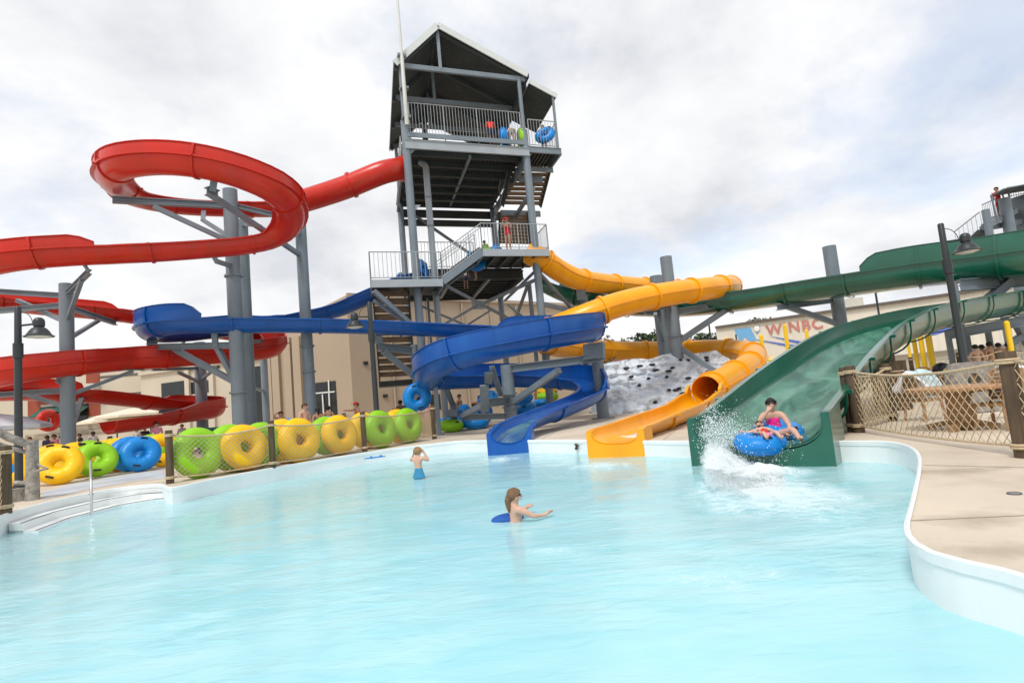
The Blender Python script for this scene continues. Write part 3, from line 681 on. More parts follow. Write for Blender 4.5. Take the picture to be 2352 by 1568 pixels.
# the big lower floor behind
zf = zo(midL) - 0.03
mb = MB(); mb.plate([T(0.15, 2.08, zf), T(UR, 2.08, zf), T(UR, WB, zf), T(0.15, WB, zf)], 0.06, (0, 0, 1)); mb.build('main_floor', 'steel_shaded', tower)
for k in range(9):
    w = 2.2 + k * 0.53; beam(T(0.15, w, zf - 0.16), T(UR, w, zf - 0.16), 0.12, 0.26, 'joist', 'steel_shaded')
for k in (0.35, 0.7):
    u = UR * k; beam(T(u, 2.1, zf - 0.34), T(u, WB, zf - 0.34), 0.16, 0.16, 'brace', 'steel', False)
for w in (2.06, WB): beam(T(0.1, w, zf - 0.28), T(UR, w, zf - 0.28), 0.16, 0.5, 'edge_beam', 'steel_shaded')
beam(T(UR, 2.1, zf - 0.28), T(UR, WB, zf - 0.28), 0.16, 0.5, 'edge_beam', 'steel_shaded')
hl = TP(930, 579, wf).z - TP(930, 643, wf).z; hm = TP(1180, 513, wf).z - zm - 0.02
railing(lowL, lowR, hl, 0.19); railing(lowL, lowL + EYW * 2.4, hl, 0.2)
railing(midL, midR, hm, 0.17); railing(midR, midR + EYW * 2.1, hm, 0.17)
s0, s1 = lowR.copy(), midL.copy()
for w in (0.0, 1.25):
    beam(s0 - dz * 0.12 + EYW * w, s1 - dz * 0.12 + EYW * w, 0.07, 0.34, 'stair_stringer', 'steel', False)
    if w == 0.0: railing(s0 + EYW * w, s1 + EYW * w, hl * 0.98, 0.16, mid=True)
    else: railing(s0 + EYW * w, s1 + EYW * w, hl * 0.98, 0.3, mid=True)
def flight(tl, tr, bl, br, n, mt='wood_tread', riser=True, stringer='steel_shaded'):
    d = (bl - tl); d.z = 0; d.normalize(); run = ((bl - tl).to_2d().length) / n
    rise = abs(tl.z - bl.z) / n
    for i in range(n):
        t = (i + 0.5) / n; a_, b_ = tl.lerp(bl, t), tr.lerp(br, t)
        mb = MB(); mb.bar(a_, b_, run * 1.12, 0.06)
        if riser: mb.bar(a_ - d * run * 0.5 + dz * rise * .36, b_ - d * run * 0.5 + dz * rise * .36, 0.03, rise * .58)
        mb.build('stair_tread', mt, tower)
    for p, q in ((tl, bl), (tr, br)): beam(p, q, 0.07, 0.42, 'stair_stringer', stringer, False)
flight(s1 + EYW * 0.1, s1 + EYW * 1.2, s0 + EYW * 0.1, s0 + EYW * 1.2, 6, 'steel', False)
railing(T(0.2, 2.1, zf), T(uw(midL)[0] + .2, 2.1, zf), hl * 1.12, 0.18)
# --- stair flights seen from below
flight(TP(1176, 375, 1.65), TP(1266, 375, 1.65), TP(1154, 472, 3.1), TP(1240, 474, 3.1), 9)
mb = MB(); q = [TP(1150, 482, 3.1), TP(1240, 482, 3.1)]; q += [q[1] + EYW * 1.2, q[0] + EYW * 1.2]; mb.plate([V((p.x, p.y, q[0].z)) for p in q], 0.12, (0, 0, 1)); mb.build('stair_landing', 'steel_shaded', tower)
beam(q[0] - dz * 0.2, on(q[1], q[0].z - 0.2), 0.1, 0.34, 'edge_beam', 'steel', False)
flight(TP(1148, 494, 3.1), TP(1214, 492, 3.1), TP(1146, 560, 1.3), TP(1218, 562, 1.3), 9)
railing(TP(1150, 470, 3.1), TP(1172, 372, 1.65), 1.1, 0.4)
flight(TP(856, 668, 0.3), TP(938, 668, 0.3), TP(872, 872, 3.4), TP(952, 868, 3.4), 12)
mb = MB(); q = [TP(870, 876, 3.4), TP(955, 876, 3.4)]; q += [q[1] + EYW * 1.2, q[0] + EYW * 1.2]; mb.plate([V((p.x, p.y, q[0].z)) for p in q], 0.3, (0, 0, 1)); mb.build('stair_landing', 'steel_shaded', tower)
# --- braces
for a_, b_, wd in ((TP(858, 668, wf), TP(948, 748, 0), 0.2), (TP(858, 690, wf + 0.4), TP(945, 750, 0), 0.14), (TP(955, 497, WB - 0.1), TP(1108, 602, WB - 0.1), 0.16), (TP(1226, 432, 0.1), TP(1166, 524, 3.8), 0.18),
                   (TP(1022, 655, 0.3), TP(1200, 748, 2.5), 0.13), (TP(1236, 640, 0.1), TP(1098, 702, 3.5), 0.16), (TP(1232, 620, 0.1), TP(1160, 690, 4.5), 0.12), (TP(1098, 700, 2.2), TP(1015, 748, 1.4), 0.12),
                   (TP(1128, 712, 5.5), TP(1070, 748, 5.0), 0.1), (TP(1212, 655, 2.0), TP(1180, 745, 5.0), 0.15), (TP(1168, 700, 4.5), TP(1220, 745, 1.5), 0.12), (TP(960, 700, 2.0), TP(1100, 760, 4.5), 0.10), (TP(1235, 695, 0.1), TP(1320, 716, 1.2), 0.2),
                   (TP(1240, 628, 0.0), TP(1318, 714, 1.2), 0.14)):
    beam(a_, b_, wd, wd, 'brace', 'steel', False)
mb = MB(); c = TP(1098, 700, 2.8); mb.box(c, (0.7, 0.05, 0.5), Matrix.Rotation(_ea, 3, 'Z')); mb.build('gusset_plate', 'steel_light', tower)
for x, y in ((933, 335), (1197, 352), (938, 470)):
    c = TP(x, y, 0.0); mb = MB(); mb.plate([c + EX * 0.1, c + EX * 0.62, c + EX * 0.1 - dz * 0.5], 0.03, NF); mb.build('gusset_plate', 'steel_light', tower)
# --- roof: corrugated sheets, white trim, trusses
UE0, ZE0, UA0, ZA0, UE1, ZE1 = uw(TP(907, 146, -0.15))[0], zo(TP(907, 146, -0.15)), uw(TP(1005, 58, -0.15))[0], zo(TP(1005, 58, -0.15)), uw(TP(1212, 172, -0.15))[0], zo(TP(1212, 172, -0.15))
def roof_sheet(ua, za, ub, zb_, w0, w1, name):
    mb = MB(); n = int((w1 - w0) * TS / 0.06)
    nrm = (T(ub, 0, zb_) - T(ua, 0, za)).cross(EY).normalized()
    if nrm.z < 0: nrm = -nrm
    def top(i, k, off):
        w = w0 + (w1 - w0) * i / n; p = T(ua + (ub - ua) * k, w, za + (zb_ - za) * k)
        return p + nrm * ((0.035 if i % 4 < 2 else 0.0) + off)
    for off, flip in ((0.0, 0), (-0.03, 1)):
        o = len(mb.v)
        for i in range(n + 1): mb.v += [top(i, 0, off), top(i, 1, off)]
        for i in range(n): mb.f.append([o + 2 * i, o + 2 * i + 1, o + 2 * i + 3, o + 2 * i + 2])
    mb.build(name, 'steel_shaded', tower)
    return nrm
W0, W1 = -0.15, WB + 0.3
for a_, b_ in (((UE0, ZE0), (UA0, ZA0)), ((UA0, ZA0), (UE1, ZE1))):
    roof_sheet(*a_, *b_, W0, W1, 'roof_sheet')
    for w in (W0 - 0.02, W1 + 0.02):
        beam(T(a_[0], w, a_[1] - 0.01), T(b_[0], w, b_[1] - 0.01), 0.06, 0.32, 'roof_trim', 'roof_white', False)
beam(T(UE0 - 0.03, W0, ZE0 - 0.02), T(UE0 - 0.03, W1, ZE0 - 0.02), 0.06, 0.24, 'roof_trim', 'steel_shaded', False)
beam(T(UE1 + 0.03, W0, ZE1 - 0.02), T(UE1 + 0.03, W1, ZE1 - 0.02), 0.06, 0.24, 'roof_trim', 'steel_shaded', False)
beam(T(UE1 - 0.06, 0.05, ZE1 - 0.30), T(UE1 - 0.06, W1, ZE1 - 0.30), 0.08, 0.5, 'eave_beam', 'steel_shaded', False)
e0 = TP(1216, 188, -0.05); e1 = TP(1279, 222, -0.05)
roof_sheet(uw(e0)[0], zo(e0), uw(e1)[0], zo(e1), -0.05, 3.0, 'roof_sheet')
beam(T(uw(e0)[0], -0.08, zo(e0)), T(uw(e1)[0], -0.08, zo(e1)), 0.06, 0.26, 'roof_trim', 'roof_white', False)
for w in (0.0, 2.2, 4.4, WB):
    zc = zo(TP(1000, 160, 0)); 
    beam(T(UE0 + 0.1, w, zc), T(UE1 - 0.1, w, zc), 0.14, 0.24, 'truss_chord', 'steel', False)
    beam(T(UA0, w, zc + 0.02), T(UA0, w, ZA0 - 0.1), 0.16, 0.16, 'king_post', 'steel', False)
    for a_, b_ in (((UE0, ZE0), (UA0, ZA0)), ((UA0, ZA0), (UE1, ZE1))):
        beam(T(a_[0], w, a_[1] - 0.14), T(b_[0], w, b_[1] - 0.14), 0.12, 0.2, 'rafter', 'steel_shaded', False)
for x in (0.12, 0.3): beam(T(UA0 - 0.2 + x, WB, ZD), T(UA0 - 0.2 + x, WB, ZA0 - 0.3), 0.12, 0.12, 'upper_post', 'steel_shaded', False)
# eave brackets and the light pole clamps on the front left column
fp = thing('flag_pole', TP(935, 288, -0.35), 'tall white pole clamped to the tower column and rising above the roof', 'pole')
b0 = fp.location.copy(); mb = MB()
mb.tube([b0, b0 + dz * 3.6, b0 + dz * 3.62, b0 + dz * 12], [0.105, 0.090, 0.072, 0.045], 14, cap=False); mb.tube([b0, b0 + dz * 12], 0.035, 10); mb.build('pole', 'pole_grey', fp, 50)
for h in (0.5, 2.0, 3.7):
    mb = MB(); c = b0 + dz * h; mb.box(c + EY * 0.16, (0.42, 0.34, 0.12), Matrix.Rotation(_ea, 3, 'Z')); mb.build('clamp', 'steel', fp)
# ---------------------------------------------------------------- slide support columns
def support(x, ytop, d, r, label, arms=(), z0=0.0, square=False, mt='steel', flange=None):
    t = P(x, ytop, d); g = V((t.x, t.y, z0))
    root = thing('support_column', g, label, 'support column', 'grey steel columns carrying the slides')
    mb = MB()
    if square: mb.bar(g, t, r * 2, r * 2)
    else: mb.tube([g, t], r, 20)
    mb.build('pole', mt, root, 40)
    mb = MB(); mb.tube([g + dz * 0.002, g + dz * 0.05], r * 1.9, 16) if not square else mb.box(g + dz * 0.02, (r * 4.5, r * 4.5, 0.035)); mb.build('base_plate', mt, root, 40)
    if flange:
        for fy in flange:
            q = P(x, fy, d); c = V((t.x, t.y, q.z)); mb = MB(); mb.tube([c - dz * 0.04, c + dz * 0.04], r * 1.25, 20); mb.build('splice_flange', mt, root, 40)
    for kind, p0, p1, wd in arms:
        a_ = P(*p0) if len(p0) == 3 else V((t.x, t.y, P(p0[0], p0[1], d).z)); b_ = P(*p1) if len(p1) == 3 else V((t.x, t.y, P(p1[0], p1[1], d).z))
        mb = MB()
        if kind == 'arm': mb.ibeam(a_, b_, wd, wd * 1.15, 0.035)
        elif kind == 'brace': mb.bar(a_, b_, wd, wd)
        else: mb.bar(a_, b_, wd, wd * 0.35)
        mb.build({'arm': 'arm', 'brace': 'brace', 'saddle': 'saddle'}[kind], mt, root)
    return root
support(528, 436, 24.6, 0.30, 'tallest thick grey column, standing under the high red loop', (
    ('arm', (528, 474), (258, 459, 22.4), 0.22), ('brace', (528, 562), (352, 474, 23.0), 0.18), ('arm', (528, 472), (690, 508, 25.6), 0.18),
    ('brace', (528, 552), (468, 507, 26.6), 0.16), ('saddle', (466, 507, 26.6), (468, 484, 27.2), 0.2), ('brace', (528, 618), (497, 600, 22.8), 0.16), ('saddle', (497, 600, 22.8), (488, 582, 22.6), 0.18),
    ('arm', (535, 798), (340, 797, 25.2), 0.24), ('brace', (540, 885), (402, 802, 25.0), 0.22), ('saddle', (350, 796, 25.2), (348, 776, 25.4), 0.4), ('brace', (546, 892), (500, 800, 24.2), 0.2), ('saddle', (496, 800, 24.2), (492, 762, 24.2), 0.26)), flange=(640, 905))
support(556, 506, 26.6, 0.25, 'grey column right behind the tallest thick one', (('brace', (556, 515), (598, 520, 24.0), 0.14), ('arm', (560, 790), (612, 782, 30.0), 0.16)))
support(689, 498, 26.2, 0.25, 'grey column at the right end of the high red loop', (
    ('brace', (690, 592), (482, 446, 20.4), 0.18), ('arm', (475, 438, 20.0), (500, 448, 20.4), 0.26), ('saddle', (488, 440, 20.1), (492, 412, 20.0), 0.22), ('brace', (689, 530), (660, 548, 24.0), 0.18), ('brace', (722, 880), (703, 800, 25.4), 0.2)), flange=(800, 858))
support(152, 652, 22.8, 0.25, 'grey column standing alone behind the left street lamp', (
    ('arm', (152, 676), (205, 624, 21.0), 0.17), ('brace', (158, 742), (188, 642, 21.4), 0.14), ('saddle', (205, 624, 21.0), (192, 606, 20.9), 0.2), ('arm', (152, 680), (-20, 668, 24.2), 0.2), ('arm', (152, 702), (-30, 716, 24.8), 0.2), ('brace', (150, 742), (40, 690, 24.6), 0.16), ('arm', (154, 706), (266, 742, 26.4), 0.18), ('brace', (158, 782), (236, 730, 26.0), 0.14), ('saddle', (258, 740, 26.4), (257, 724, 26.5), 0.2),
    ('arm', (155, 884), (128, 872, 22.2), 0.2), ('arm', (158, 848), (330, 846, 25.0), 0.14), ('brace', (160, 910), (305, 852, 24.6), 0.14), ('arm', (156, 898), (-20, 908, 23.6), 0.2), ('brace', (156, 938), (60, 905, 23.8), 0.14), ('brace', (158, 1000), (188, 915, 24.6), 0.18)))
support(458, 786, 30.6, 0.29, 'grey column between the two lowest red loops', (('arm', (460, 846), (350, 848, 27.0), 0.14), ('brace', (460, 880), (410, 855, 28.0), 0.13), ('brace', (460, 872), (502, 842, 29.0), 0.13), ('arm', (462, 938), (365, 945, 27.4), 0.16), ('arm', (462, 934), (500, 940, 29.6), 0.16)))
support(605, 812, 36.5, 0.22, 'thin grey column under the lower right red bend', (('brace', (608, 900), (570, 885, 34.0), 0.14), ('arm', (606, 822), (630, 803, 30.4), 0.16)))
support(1163, 838, 25.6, 0.29, 'pedestal column in the middle of the blue coil', (
    ('saddle', (1122, 880, 22.2), (1122, 856, 21.0), 0.3), ('arm', (1165, 920), (1120, 925, 22.6), 0.3), ('brace', (1150, 905, 25.0), (1130, 845, 21.6), 0.2), ('arm', (1166, 955), (1060, 958, 24.2), 0.24), ('brace', (1118, 925, 22.6), (1062, 955, 24.2), 0.22), ('brace', (1168, 928), (1285, 850, 23.2), 0.24), ('arm', (1160, 848), (1372, 822, 24.0), 0.3), ('saddle', (1365, 826, 24.0), (1364, 790, 24.2), 0.9), ('saddle', (1114, 945, 22.6), (1112, 885, 22.0), 0.34)), flange=(905, 935))
support(999, 872, 23.3, 0.085, 'slim square post under the left bend of the blue coil', (('saddle', (975, 872, 22.6), (1010, 872, 23.4), 0.34),), square=True)
support(1040, 925, 26.0, 0.16, 'short stub column behind the blue coil, topped by a grey box', (('saddle', (1030, 948, 25.8), (1052, 948, 25.8), 0.9), ('arm', (1040, 930), (1022, 885, 24.8), 0.2)))
support(1372, 826, 25.0, 0.27, 'dark column under the right bend of the blue coil', (), mt='steel')
support(950, 792, 27.0, 0.17, 'grey column beside the tower foot with a boxed blue slide arm', (('arm', (952, 806), (868, 796, 26.0), 0.3), ('brace', (955, 868), (880, 806, 26.0), 0.24), ('saddle', (870, 788, 26.0), (868, 770, 25.9), 0.4)))
support(1506, 634, 31.6, 0.34, 'shorter grey column of the pair inside the yellow loop', (('arm', (1508, 712), (1480, 716, 29.0), 0.3), ('brace', (1530, 790), (1505, 720, 29.4), 0.18)))
support(1529, 590, 30.0, 0.31, 'taller grey column of the pair inside the yellow loop', (
    ('arm', (1536, 722), (1692, 690, 30.6), 0.3), ('brace', (1546, 790), (1688, 698, 30.4), 0.28), ('arm', (1536, 716), (1668, 708, 33.0), 0.24), ('saddle', (1672, 696, 30.8), (1672, 680, 31.4), 0.4), ('brace', (1548, 795), (1640, 850, 28.0), 0.22), ('arm', (1530, 705), (1450, 712, 26.4), 0.24)), flange=(700, 775))
support(1904, 566, 29.8, 0.33, 'thick grey column poking up behind the dark green slide', (('arm', (1915, 690), (1785, 706, 28.6), 0.26), ('brace', (1925, 748), (1808, 704, 28.8), 0.24), ('saddle', (1820, 692, 29.0), (1815, 676, 29.0), 0.7), ('saddle', (1935, 680, 28.2), (1930, 666, 28.0), 0.7)))
support(1341, 678, 32.0, 0.22, 'short grey column holding up the yellow tube beside the tower', (('saddle', (1336, 688, 31.4), (1334, 664, 31.2), 0.5), ('saddle', (1330, 716, 31.4), (1342, 716, 31.8), 0.4)))
support(1410, 830, 33.0, 0.2, 'hidden low post under the yellow tube behind the climbing wall', (('saddle', (1405, 826, 33.0), (1404, 818, 33.0), 0.4),))
P1, P2, P3, P4 = G(391, 1110), G(627, 1074.5), G(838, 1037.5), G(998, 1008)
def along_fence(x, back):
    """the point behind the net fence whose foot shows at picture column x"""
    best = None
    for a, b in ((P1, P2), (P2, P3), (P3, P4)):
        for i in range(60):
            q = a.lerp(b, i / 60); n_ = V(((b - a).y, -(b - a).x, 0)).normalized(); q2 = q - n_ * back; v_ = q2 + dz * .55 - CAM; px = 1176 + F * v_.dot(RI) / v_.dot(FW)
            if best is None or abs(px - x) < best[0]: best = (abs(px - x), q2)
    return best[1]
# ---------------------------------------------------------------- inflatable tubes
def rot_to(axis, spin=0.0):
    q = V(axis).normalized().to_track_quat('Z', 'Y')
    return (q.to_matrix() @ Matrix.Rotation(spin, 3, 'Z'))
def tube_proto(mt, R=0.365, r=0.232, double=False):
    root = thing('pool_tube', (0, 0, 0), 'x', 'pool tube')
    mb = MB()
    fn = lambda a, b: 1.0 - 0.06 * max(0.0, math.cos(a * 15 + .6 * math.sin(2 * a))) ** 8 * (0.5 + 0.5 * math.cos(b + PI)) + 0.022 * math.sin(3 * a + b) + 0.014 * math.sin(7 * a - 2 * b)
    mb.torus((0, 0, 0), R, r, 90, 20, fn=fn); mb.build('ring', mt, root, 180)
    mb = MB(); mb.torus((0, 0, 0.0), R + r - 0.004, 0.011, 56, 6); mb.build('weld_seam', mt, root, 180)
    for a in (0.6, 0.6 + PI):
        mb = MB(); rr = Matrix.Rotation(a, 3, 'Z')
        c = V((R + 0.10, 0, r * 0.93)); mb.box(rr @ c, (0.055, 0.20, 0.03), rr @ Matrix.Rotation(0.45, 3, 'Y'))
        mb.box(rr @ (c + V((0.012, 0, 0.028))), (0.035, 0.14, 0.022), rr @ Matrix.Rotation(0.45, 3, 'Y')); mb.build('handle', 'black', root)
    return root
TUBE = {}
used_t = set()
def tube(col, pos, axis, label, group, spin=0.0, scale=1.0):
    if col not in TUBE: TUBE[col] = tube_proto('t_' + col)
    if col in used_t: o = copy_tree(TUBE[col])
    else: o = TUBE[col]; used_t.add(col)
    o.rotation_mode = 'QUATERNION'; o.rotation_quaternion = rot_to(axis, spin).to_quaternion(); o.location = pos; k_ = rnd.uniform(.95, 1.05); o.scale = (scale * k_, scale * rnd.uniform(.93, 1.04), scale * rnd.uniform(.88, 1.02))
    return tag(o, label, 'pool tube', group, 'thing')
def tpx(col, x, y, d, axis, label, group, spin=0.0, floor=True, scale=1.0):
    p = P(x, y, d)
    if floor:
        a = V(axis).normalized(); h = (0.365 * math.sqrt(max(0, 1 - a.z * a.z)) + 0.232) * scale; p.z = h
    return tube(col, p, axis, label, group, spin, scale)
fa = V((0.83, -0.555, 0.14))
g1 = 'inflatable tubes leaning behind the pool fence'
for i, (c, x, y, d, l) in enumerate((
    ('green', 455, 1050, 13.75, 'lime green tube behind the net beside the first fence post from the steps'),
    ('yellow', 563, 1035, 14.45, 'orange yellow tube against the net just left of the second fence post'),
    ('yellow', 687, 1020, 15.75, 'yellow tube against the net just right of the second fence post'),
    ('yellow', 781, 1004, 16.95, 'yellow tube against the net just left of the third fence post'),
    ('green', 873, 988, 18.5, 'lime green tube against the net just right of the third fence post'),
    ('green', 938, 977, 19.9, 'last lime green tube in the net row, by the end post'))):
    o = tpx(c, x, y, d, -(fa + V((rnd.uniform(-.08, .08), rnd.uniform(-.06, .06), rnd.uniform(-.02, .06)))), l, g1, rnd.uniform(0, 3), True, 1.07); q = along_fence(x, 0.30); o.location = V((q.x, q.y, o.location.z))
g2 = 'second row of tubes behind the net row'
for c, x, y, d, l in (
    ('green', 533, 1030, 14.95, 'green tube peeping out behind the orange yellow net tube'),
    ('yellow', 655, 1012, 16.2, 'yellow tube wedged behind the one right of the second post'),
    ('blue', 668, 1005, 16.6, 'blue tube showing as a thin blue stripe behind the yellow tubes'),
    ('green', 752, 995, 17.5, 'green tube showing as a crescent behind the fourth net tube'),
    ('yellow', 838, 985, 18.6, 'yellow tube hidden behind the third fence post'),
    ('blue', 762, 992, 17.9, 'blue tube peeping over the fourth net tube'),
    ('yellow', 915, 972, 20.6, 'yellow tube peeping out between the last two green tubes'),
    ('green', 600, 1008, 16.9, 'green tube behind the second fence post')):
    o = tpx(c, x, y, d, -(fa + V((rnd.uniform(-.1, .1), rnd.uniform(-.1, .1), 0.05))), l, g2, rnd.uniform(0, 3), True, 1.07); q = along_fence(x, 0.80); o.location = V((q.x, q.y, o.location.z))
g3 = 'loose tubes by the pool steps'
for c, x, y, d, ax, l in (
    ('yellow', 137, 1070, 16.2, (0.35, -0.75, 0.42), 'yellow tube with two black handles, leaning beside the grey log frame'),
    ('green', 222, 1056, 17.4, (0.62, -0.62, 0.42), 'front lime green tube leaning behind the steel handrail'),
    ('blue', 322, 1042, 18.3, (0.55, -0.72, 0.36), 'front blue tube of the pair by the steps'),
    ('blue', 297, 1040, 18.8, (0.62, -0.66, 0.30), 'rear blue tube of the pair by the steps'),
    ('yellow', 22, 1075, 15.8, (0.60, -0.75, 0.22), 'yellow tube inside the grey log frame'),
    ('blue', 2, 1060, 17.2, (0.60, -0.75, 0.22), 'blue tube showing through the hole of the framed yellow tube'),
    ('yellow', 172, 1048, 18.0, (0.55, -0.66, 0.40), 'yellow tube half hidden behind the handled yellow one'),
    ('green', 200, 1050, 18.2, (0.62, -0.62, 0.42), 'rear lime green tube leaning behind the steel handrail'),
    ('yellow', 272, 1034, 19.4, (0.6, -0.65, 0.3), 'yellow tube with an open loop handle behind the blue pair'),
    ('green', 262, 1022, 20.6, (0.6, -0.65, 0.3), 'green tube behind the looped yellow tube'),
    ('yellow', 250, 1026, 19.9, (0.6, -0.65, 0.4), 'yellow tube between the two groups of green tubes'),
    ('blue', 178, 1024, 20.9, (0.5, -0.7, 0.4), 'blue tube far behind the leaning green pair'),
    ('green', 348, 1018, 20.6, (0.6, -0.68, 0.25), 'green tube just showing over the blue pair'),
    ('yellow', 372, 1024, 19.6, (0.66, -0.66, 0.3), 'yellow tube between the blue pair and the first fence post'),
    ('yellow', 120, 1050, 18.6, (0.5, -0.7, 0.4), 'yellow tube showing above the handled yellow tube'),
    ('green', 206, 1034, 20.0, (0.6, -0.65, 0.3), 'green tube showing over the leaning green pair')):
    tpx(c, x, y, d, ax, l, g3, rnd.uniform(0, 3))
g4 = 'tubes piled on the deck under the tower'
for c, x, y, d, ax, l, fl, zadd in (
    ('blue', 1092, 968, 25.6, (0.1, -0.15, 1), 'blue tube lying flat in front of the pedestal column', 1, 0),
    ('blue', 1034, 962, 26.6, (0.2, -0.1, 1), 'blue tube lying behind the slim square post', 1, 0),
    ('green', 1036, 975, 25.2, (0.1, -0.1, 1), 'green tube lying low beside the slim square post', 1, 0),
    ('blue', 1062, 940, 28.2, (-0.75, -0.6, 0.35), 'blue tube leaning left in the pile under the blue coil', 1, 0),
    ('blue', 1108, 938, 28.4, (-0.55, -0.7, 0.4), 'blue tube leaning against the pedestal column', 1, 0),
    ('blue', 1120, 915, 30.0, (-0.3, -0.5, 0.8), 'blue tube on top of the pile left of the pedestal', 0, 0),
    ('blue', 1200, 918, 29.0, (-0.35, -0.3, 0.9), 'topmost blue tube right of the pedestal column', 0, 0),
    ('blue', 1206, 938, 28.0, (-0.2, -0.2, 1), 'middle blue tube right of the pedestal column', 0, 0),
    ('blue', 1212, 952, 27.4, (0, 0, 1), 'lowest blue tube right of the pedestal column', 1, 0),
    ('green', 1258, 910, 30.5, (0.05, -0.1, 1), 'green tube lying under the rear bend of the blue coil', 0, 0),
    ('yellow', 1257, 899, 31.0, (0.05, -0.1, 1), 'yellow tube on top of the green one under the blue coil', 0, 0),
    ('blue', 1248, 925, 30.0, (0, 0, 1), 'blue tube underneath the green and yellow ones', 0, 0),
    ('blue', 586, 978, 24.0, (0.3, -0.6, 0.75), 'blue tube at the foot of the tallest thick column', 1, 0),
    ('blue', 622, 970, 24.6, (0.3, -0.6, 0.8), 'blue tube left of the second fence post, in the rear pile', 1, 0),
    ('yellow', 672, 962, 25.4, (0.5, -0.6, 0.6), 'yellow tube on the rear pile beside the boy in dark shorts', 1, 0),
    ('blue', 648, 975, 23.6, (0.1, -0.3, 1), 'blue tube at the knees of the girl in turquoise', 1, 0),
    ('blue', 752, 962, 24.6, (0.3, -0.5, 0.8), 'blue tube between the two people by the glass door', 1, 0),
    ('blue', 808, 950, 25.0, (0.2, -0.5, 0.85), 'blue tube right of the tanned boy by the glass door', 1, 0),
    ('blue', 838, 945, 25.4, (0.2, -0.4, 0.9), 'blue tube in front of the girl in the red cap', 1, 0),
    ('yellow', 868, 942, 25.8, (0.2, -0.4, 0.9), 'yellow tube beside the central street lamp', 1, 0),
    ('blue', 893, 940, 26.0, (0.2, -0.4, 0.9), 'blue tube between the central lamp and the green tube', 1, 0),
    ('green', 908, 934, 26.6, (0.2, -0.4, 0.9), 'green tube in front of the woman in the dark swimsuit', 1, 0),
    ('yellow', 882, 932, 27.2, (0.2, -0.4, 0.9), 'yellow tube showing above the blue one by the central lamp', 1, 0)):
    tpx(c, x, y, d, ax, l, g4, rnd.uniform(0, 3), bool(fl))
ring_pos = P(958, 912, 23.6)
tube('blue', ring_pos, (0.25, -1, 0.1), 'blue tube held up above the fence by the end post', g4, 1.2, 1.0)
# ---------------------------------------------------------------- rope fences
def rope_fence(label, posts, h=1.26, r=0.085, cell=0.12, sag=0.12, mt='post_wood', net=True, group='rope net fences', taper=0.0, nr=0.006):
    root = thing('rope_fence', V((posts[0].x, posts[0].y, 0)), label, 'rope fence', group)
    for p in posts:
        mb = MB(); g = V((p.x, p.y, 0)); n = 12
        mb.lathe([(r * 1.02, 0.0), (r, h * 0.3), (r * 0.97, h - 0.03), (r * 0.85, h)], g, n); mb.build('post', mt, root, 40)
        for z_, k in ((0.12, 2), (h - 0.14, 2)):
            mb = MB()
            for j in range(k): mb.torus(g + dz * (z_ + j * 0.035), r + 0.012, 0.018, 16, 6)
            mb.build('rope_lashing', 'rope', root, 180)
    for a, b in zip(posts[:-1], posts[1:]):
        a = V((a.x, a.y, 0)); b = V((b.x, b.y, 0)); Ln = (b - a).length
        zt = lambda t: h - 0.12 - sag * 4 * t * (1 - t); zb_ = lambda t: 0.14 - 0.05 * 4 * t * (1 - t)
        side = (b - a).normalized().cross(dz)
        for fnz, nm, rr in ((zt, 'top_rope', 0.021), (zb_, 'bottom_rope', 0.018)):
            mb = MB(); mb.tube([a.lerp(b, i / 14) + dz * fnz(i / 14) - side * (0.0) for i in range(15)], rr, 7); mb.build(nm, 'rope', root, 180)
        if net:
            mb = MB(); nu = int(Ln / cell); H = h - 0.26; nv = int(H / cell)
            def pt(u, v):
                t = u / nu; zz_ = zb_(t) + (zt(t) - zb_(t)) * v / nv
                w = 0.05 * math.sin(PI * t) * math.sin(PI * v / nv) + 0.012 * noise.noise(V((u * 0.9, v * 0.9, Ln)))
                return a.lerp(b, t) + dz * (zz_ + 0.012 * noise.noise(V((u * .8, v * .8, 5 + Ln)))) + side * w
            for s_ in (1, -1):
                for k in range(-nv, nu + nv + 1):
                    seg_ = []
                    for v in range(nv + 1):
                        u = k + s_ * v
                        if 0 <= u <= nu: seg_.append(pt(u, v))
                    if len(seg_) > 1: mb.tube(seg_, nr, 4, cap=False)
            mb.build('net', 'rope', root, 180)
    return root
rope_fence('rope net fence with four log posts along the far left pool edge', [P1, P2, P3, P4, P4 + V((-1.1, 2.6, 0))])
rope_fence('rope net fence on a thick log post at the left picture edge, by the steps', [G(10, 1180), G(-190, 1255)], r=0.115)
Ra, Rb = G(1974, 993), G(2354, 1050)
rope_fence('rope net fence around the brown furniture right of the green slide', [Ra, Rb, Rb + (Rb - Ra) * 1.1], r=0.098, h=1.30, cell=0.155, nr=0.007)
rope_fence('short rope net fence running back beside the green slide', [Ra + V((0.02, 0.25, 0)), G(2052, 966)], r=0.09, h=1.28)
rope_fence('long low rope fence with dark posts behind the left tubes', [ground(x, 985, d) for x, d in ((30, 21.5), (118, 23), (252, 25), (330, 26), (436, 27.5), (520, 29))], r=0.10, h=1.2, cell=0.22)
rope_fence('rope fence with dark posts below the tan building', [ground(x, 950, d) for x, d in ((560, 33), (682, 34), (790, 34.5), (836, 35), (868, 35), (905, 35.5), (1000, 37))], r=0.12, h=1.25, cell=0.3, net=False)
rope_fence('rope fence of tall thin posts beyond the brown furniture', [ground(x, 830, d) for x, d in ((1935, 30), (2092, 29), (2228, 27.5), (2330, 26), (2440, 25))], r=0.10, h=1.45, cell=0.26, nr=0.007)
rope_fence('rope fence in front of the bare backed men at the far right', [ground(x, 830, d) for x, d in ((2205, 21.5), (2295, 21), (2380, 20.5))], r=0.10, h=1.42, cell=0.2)
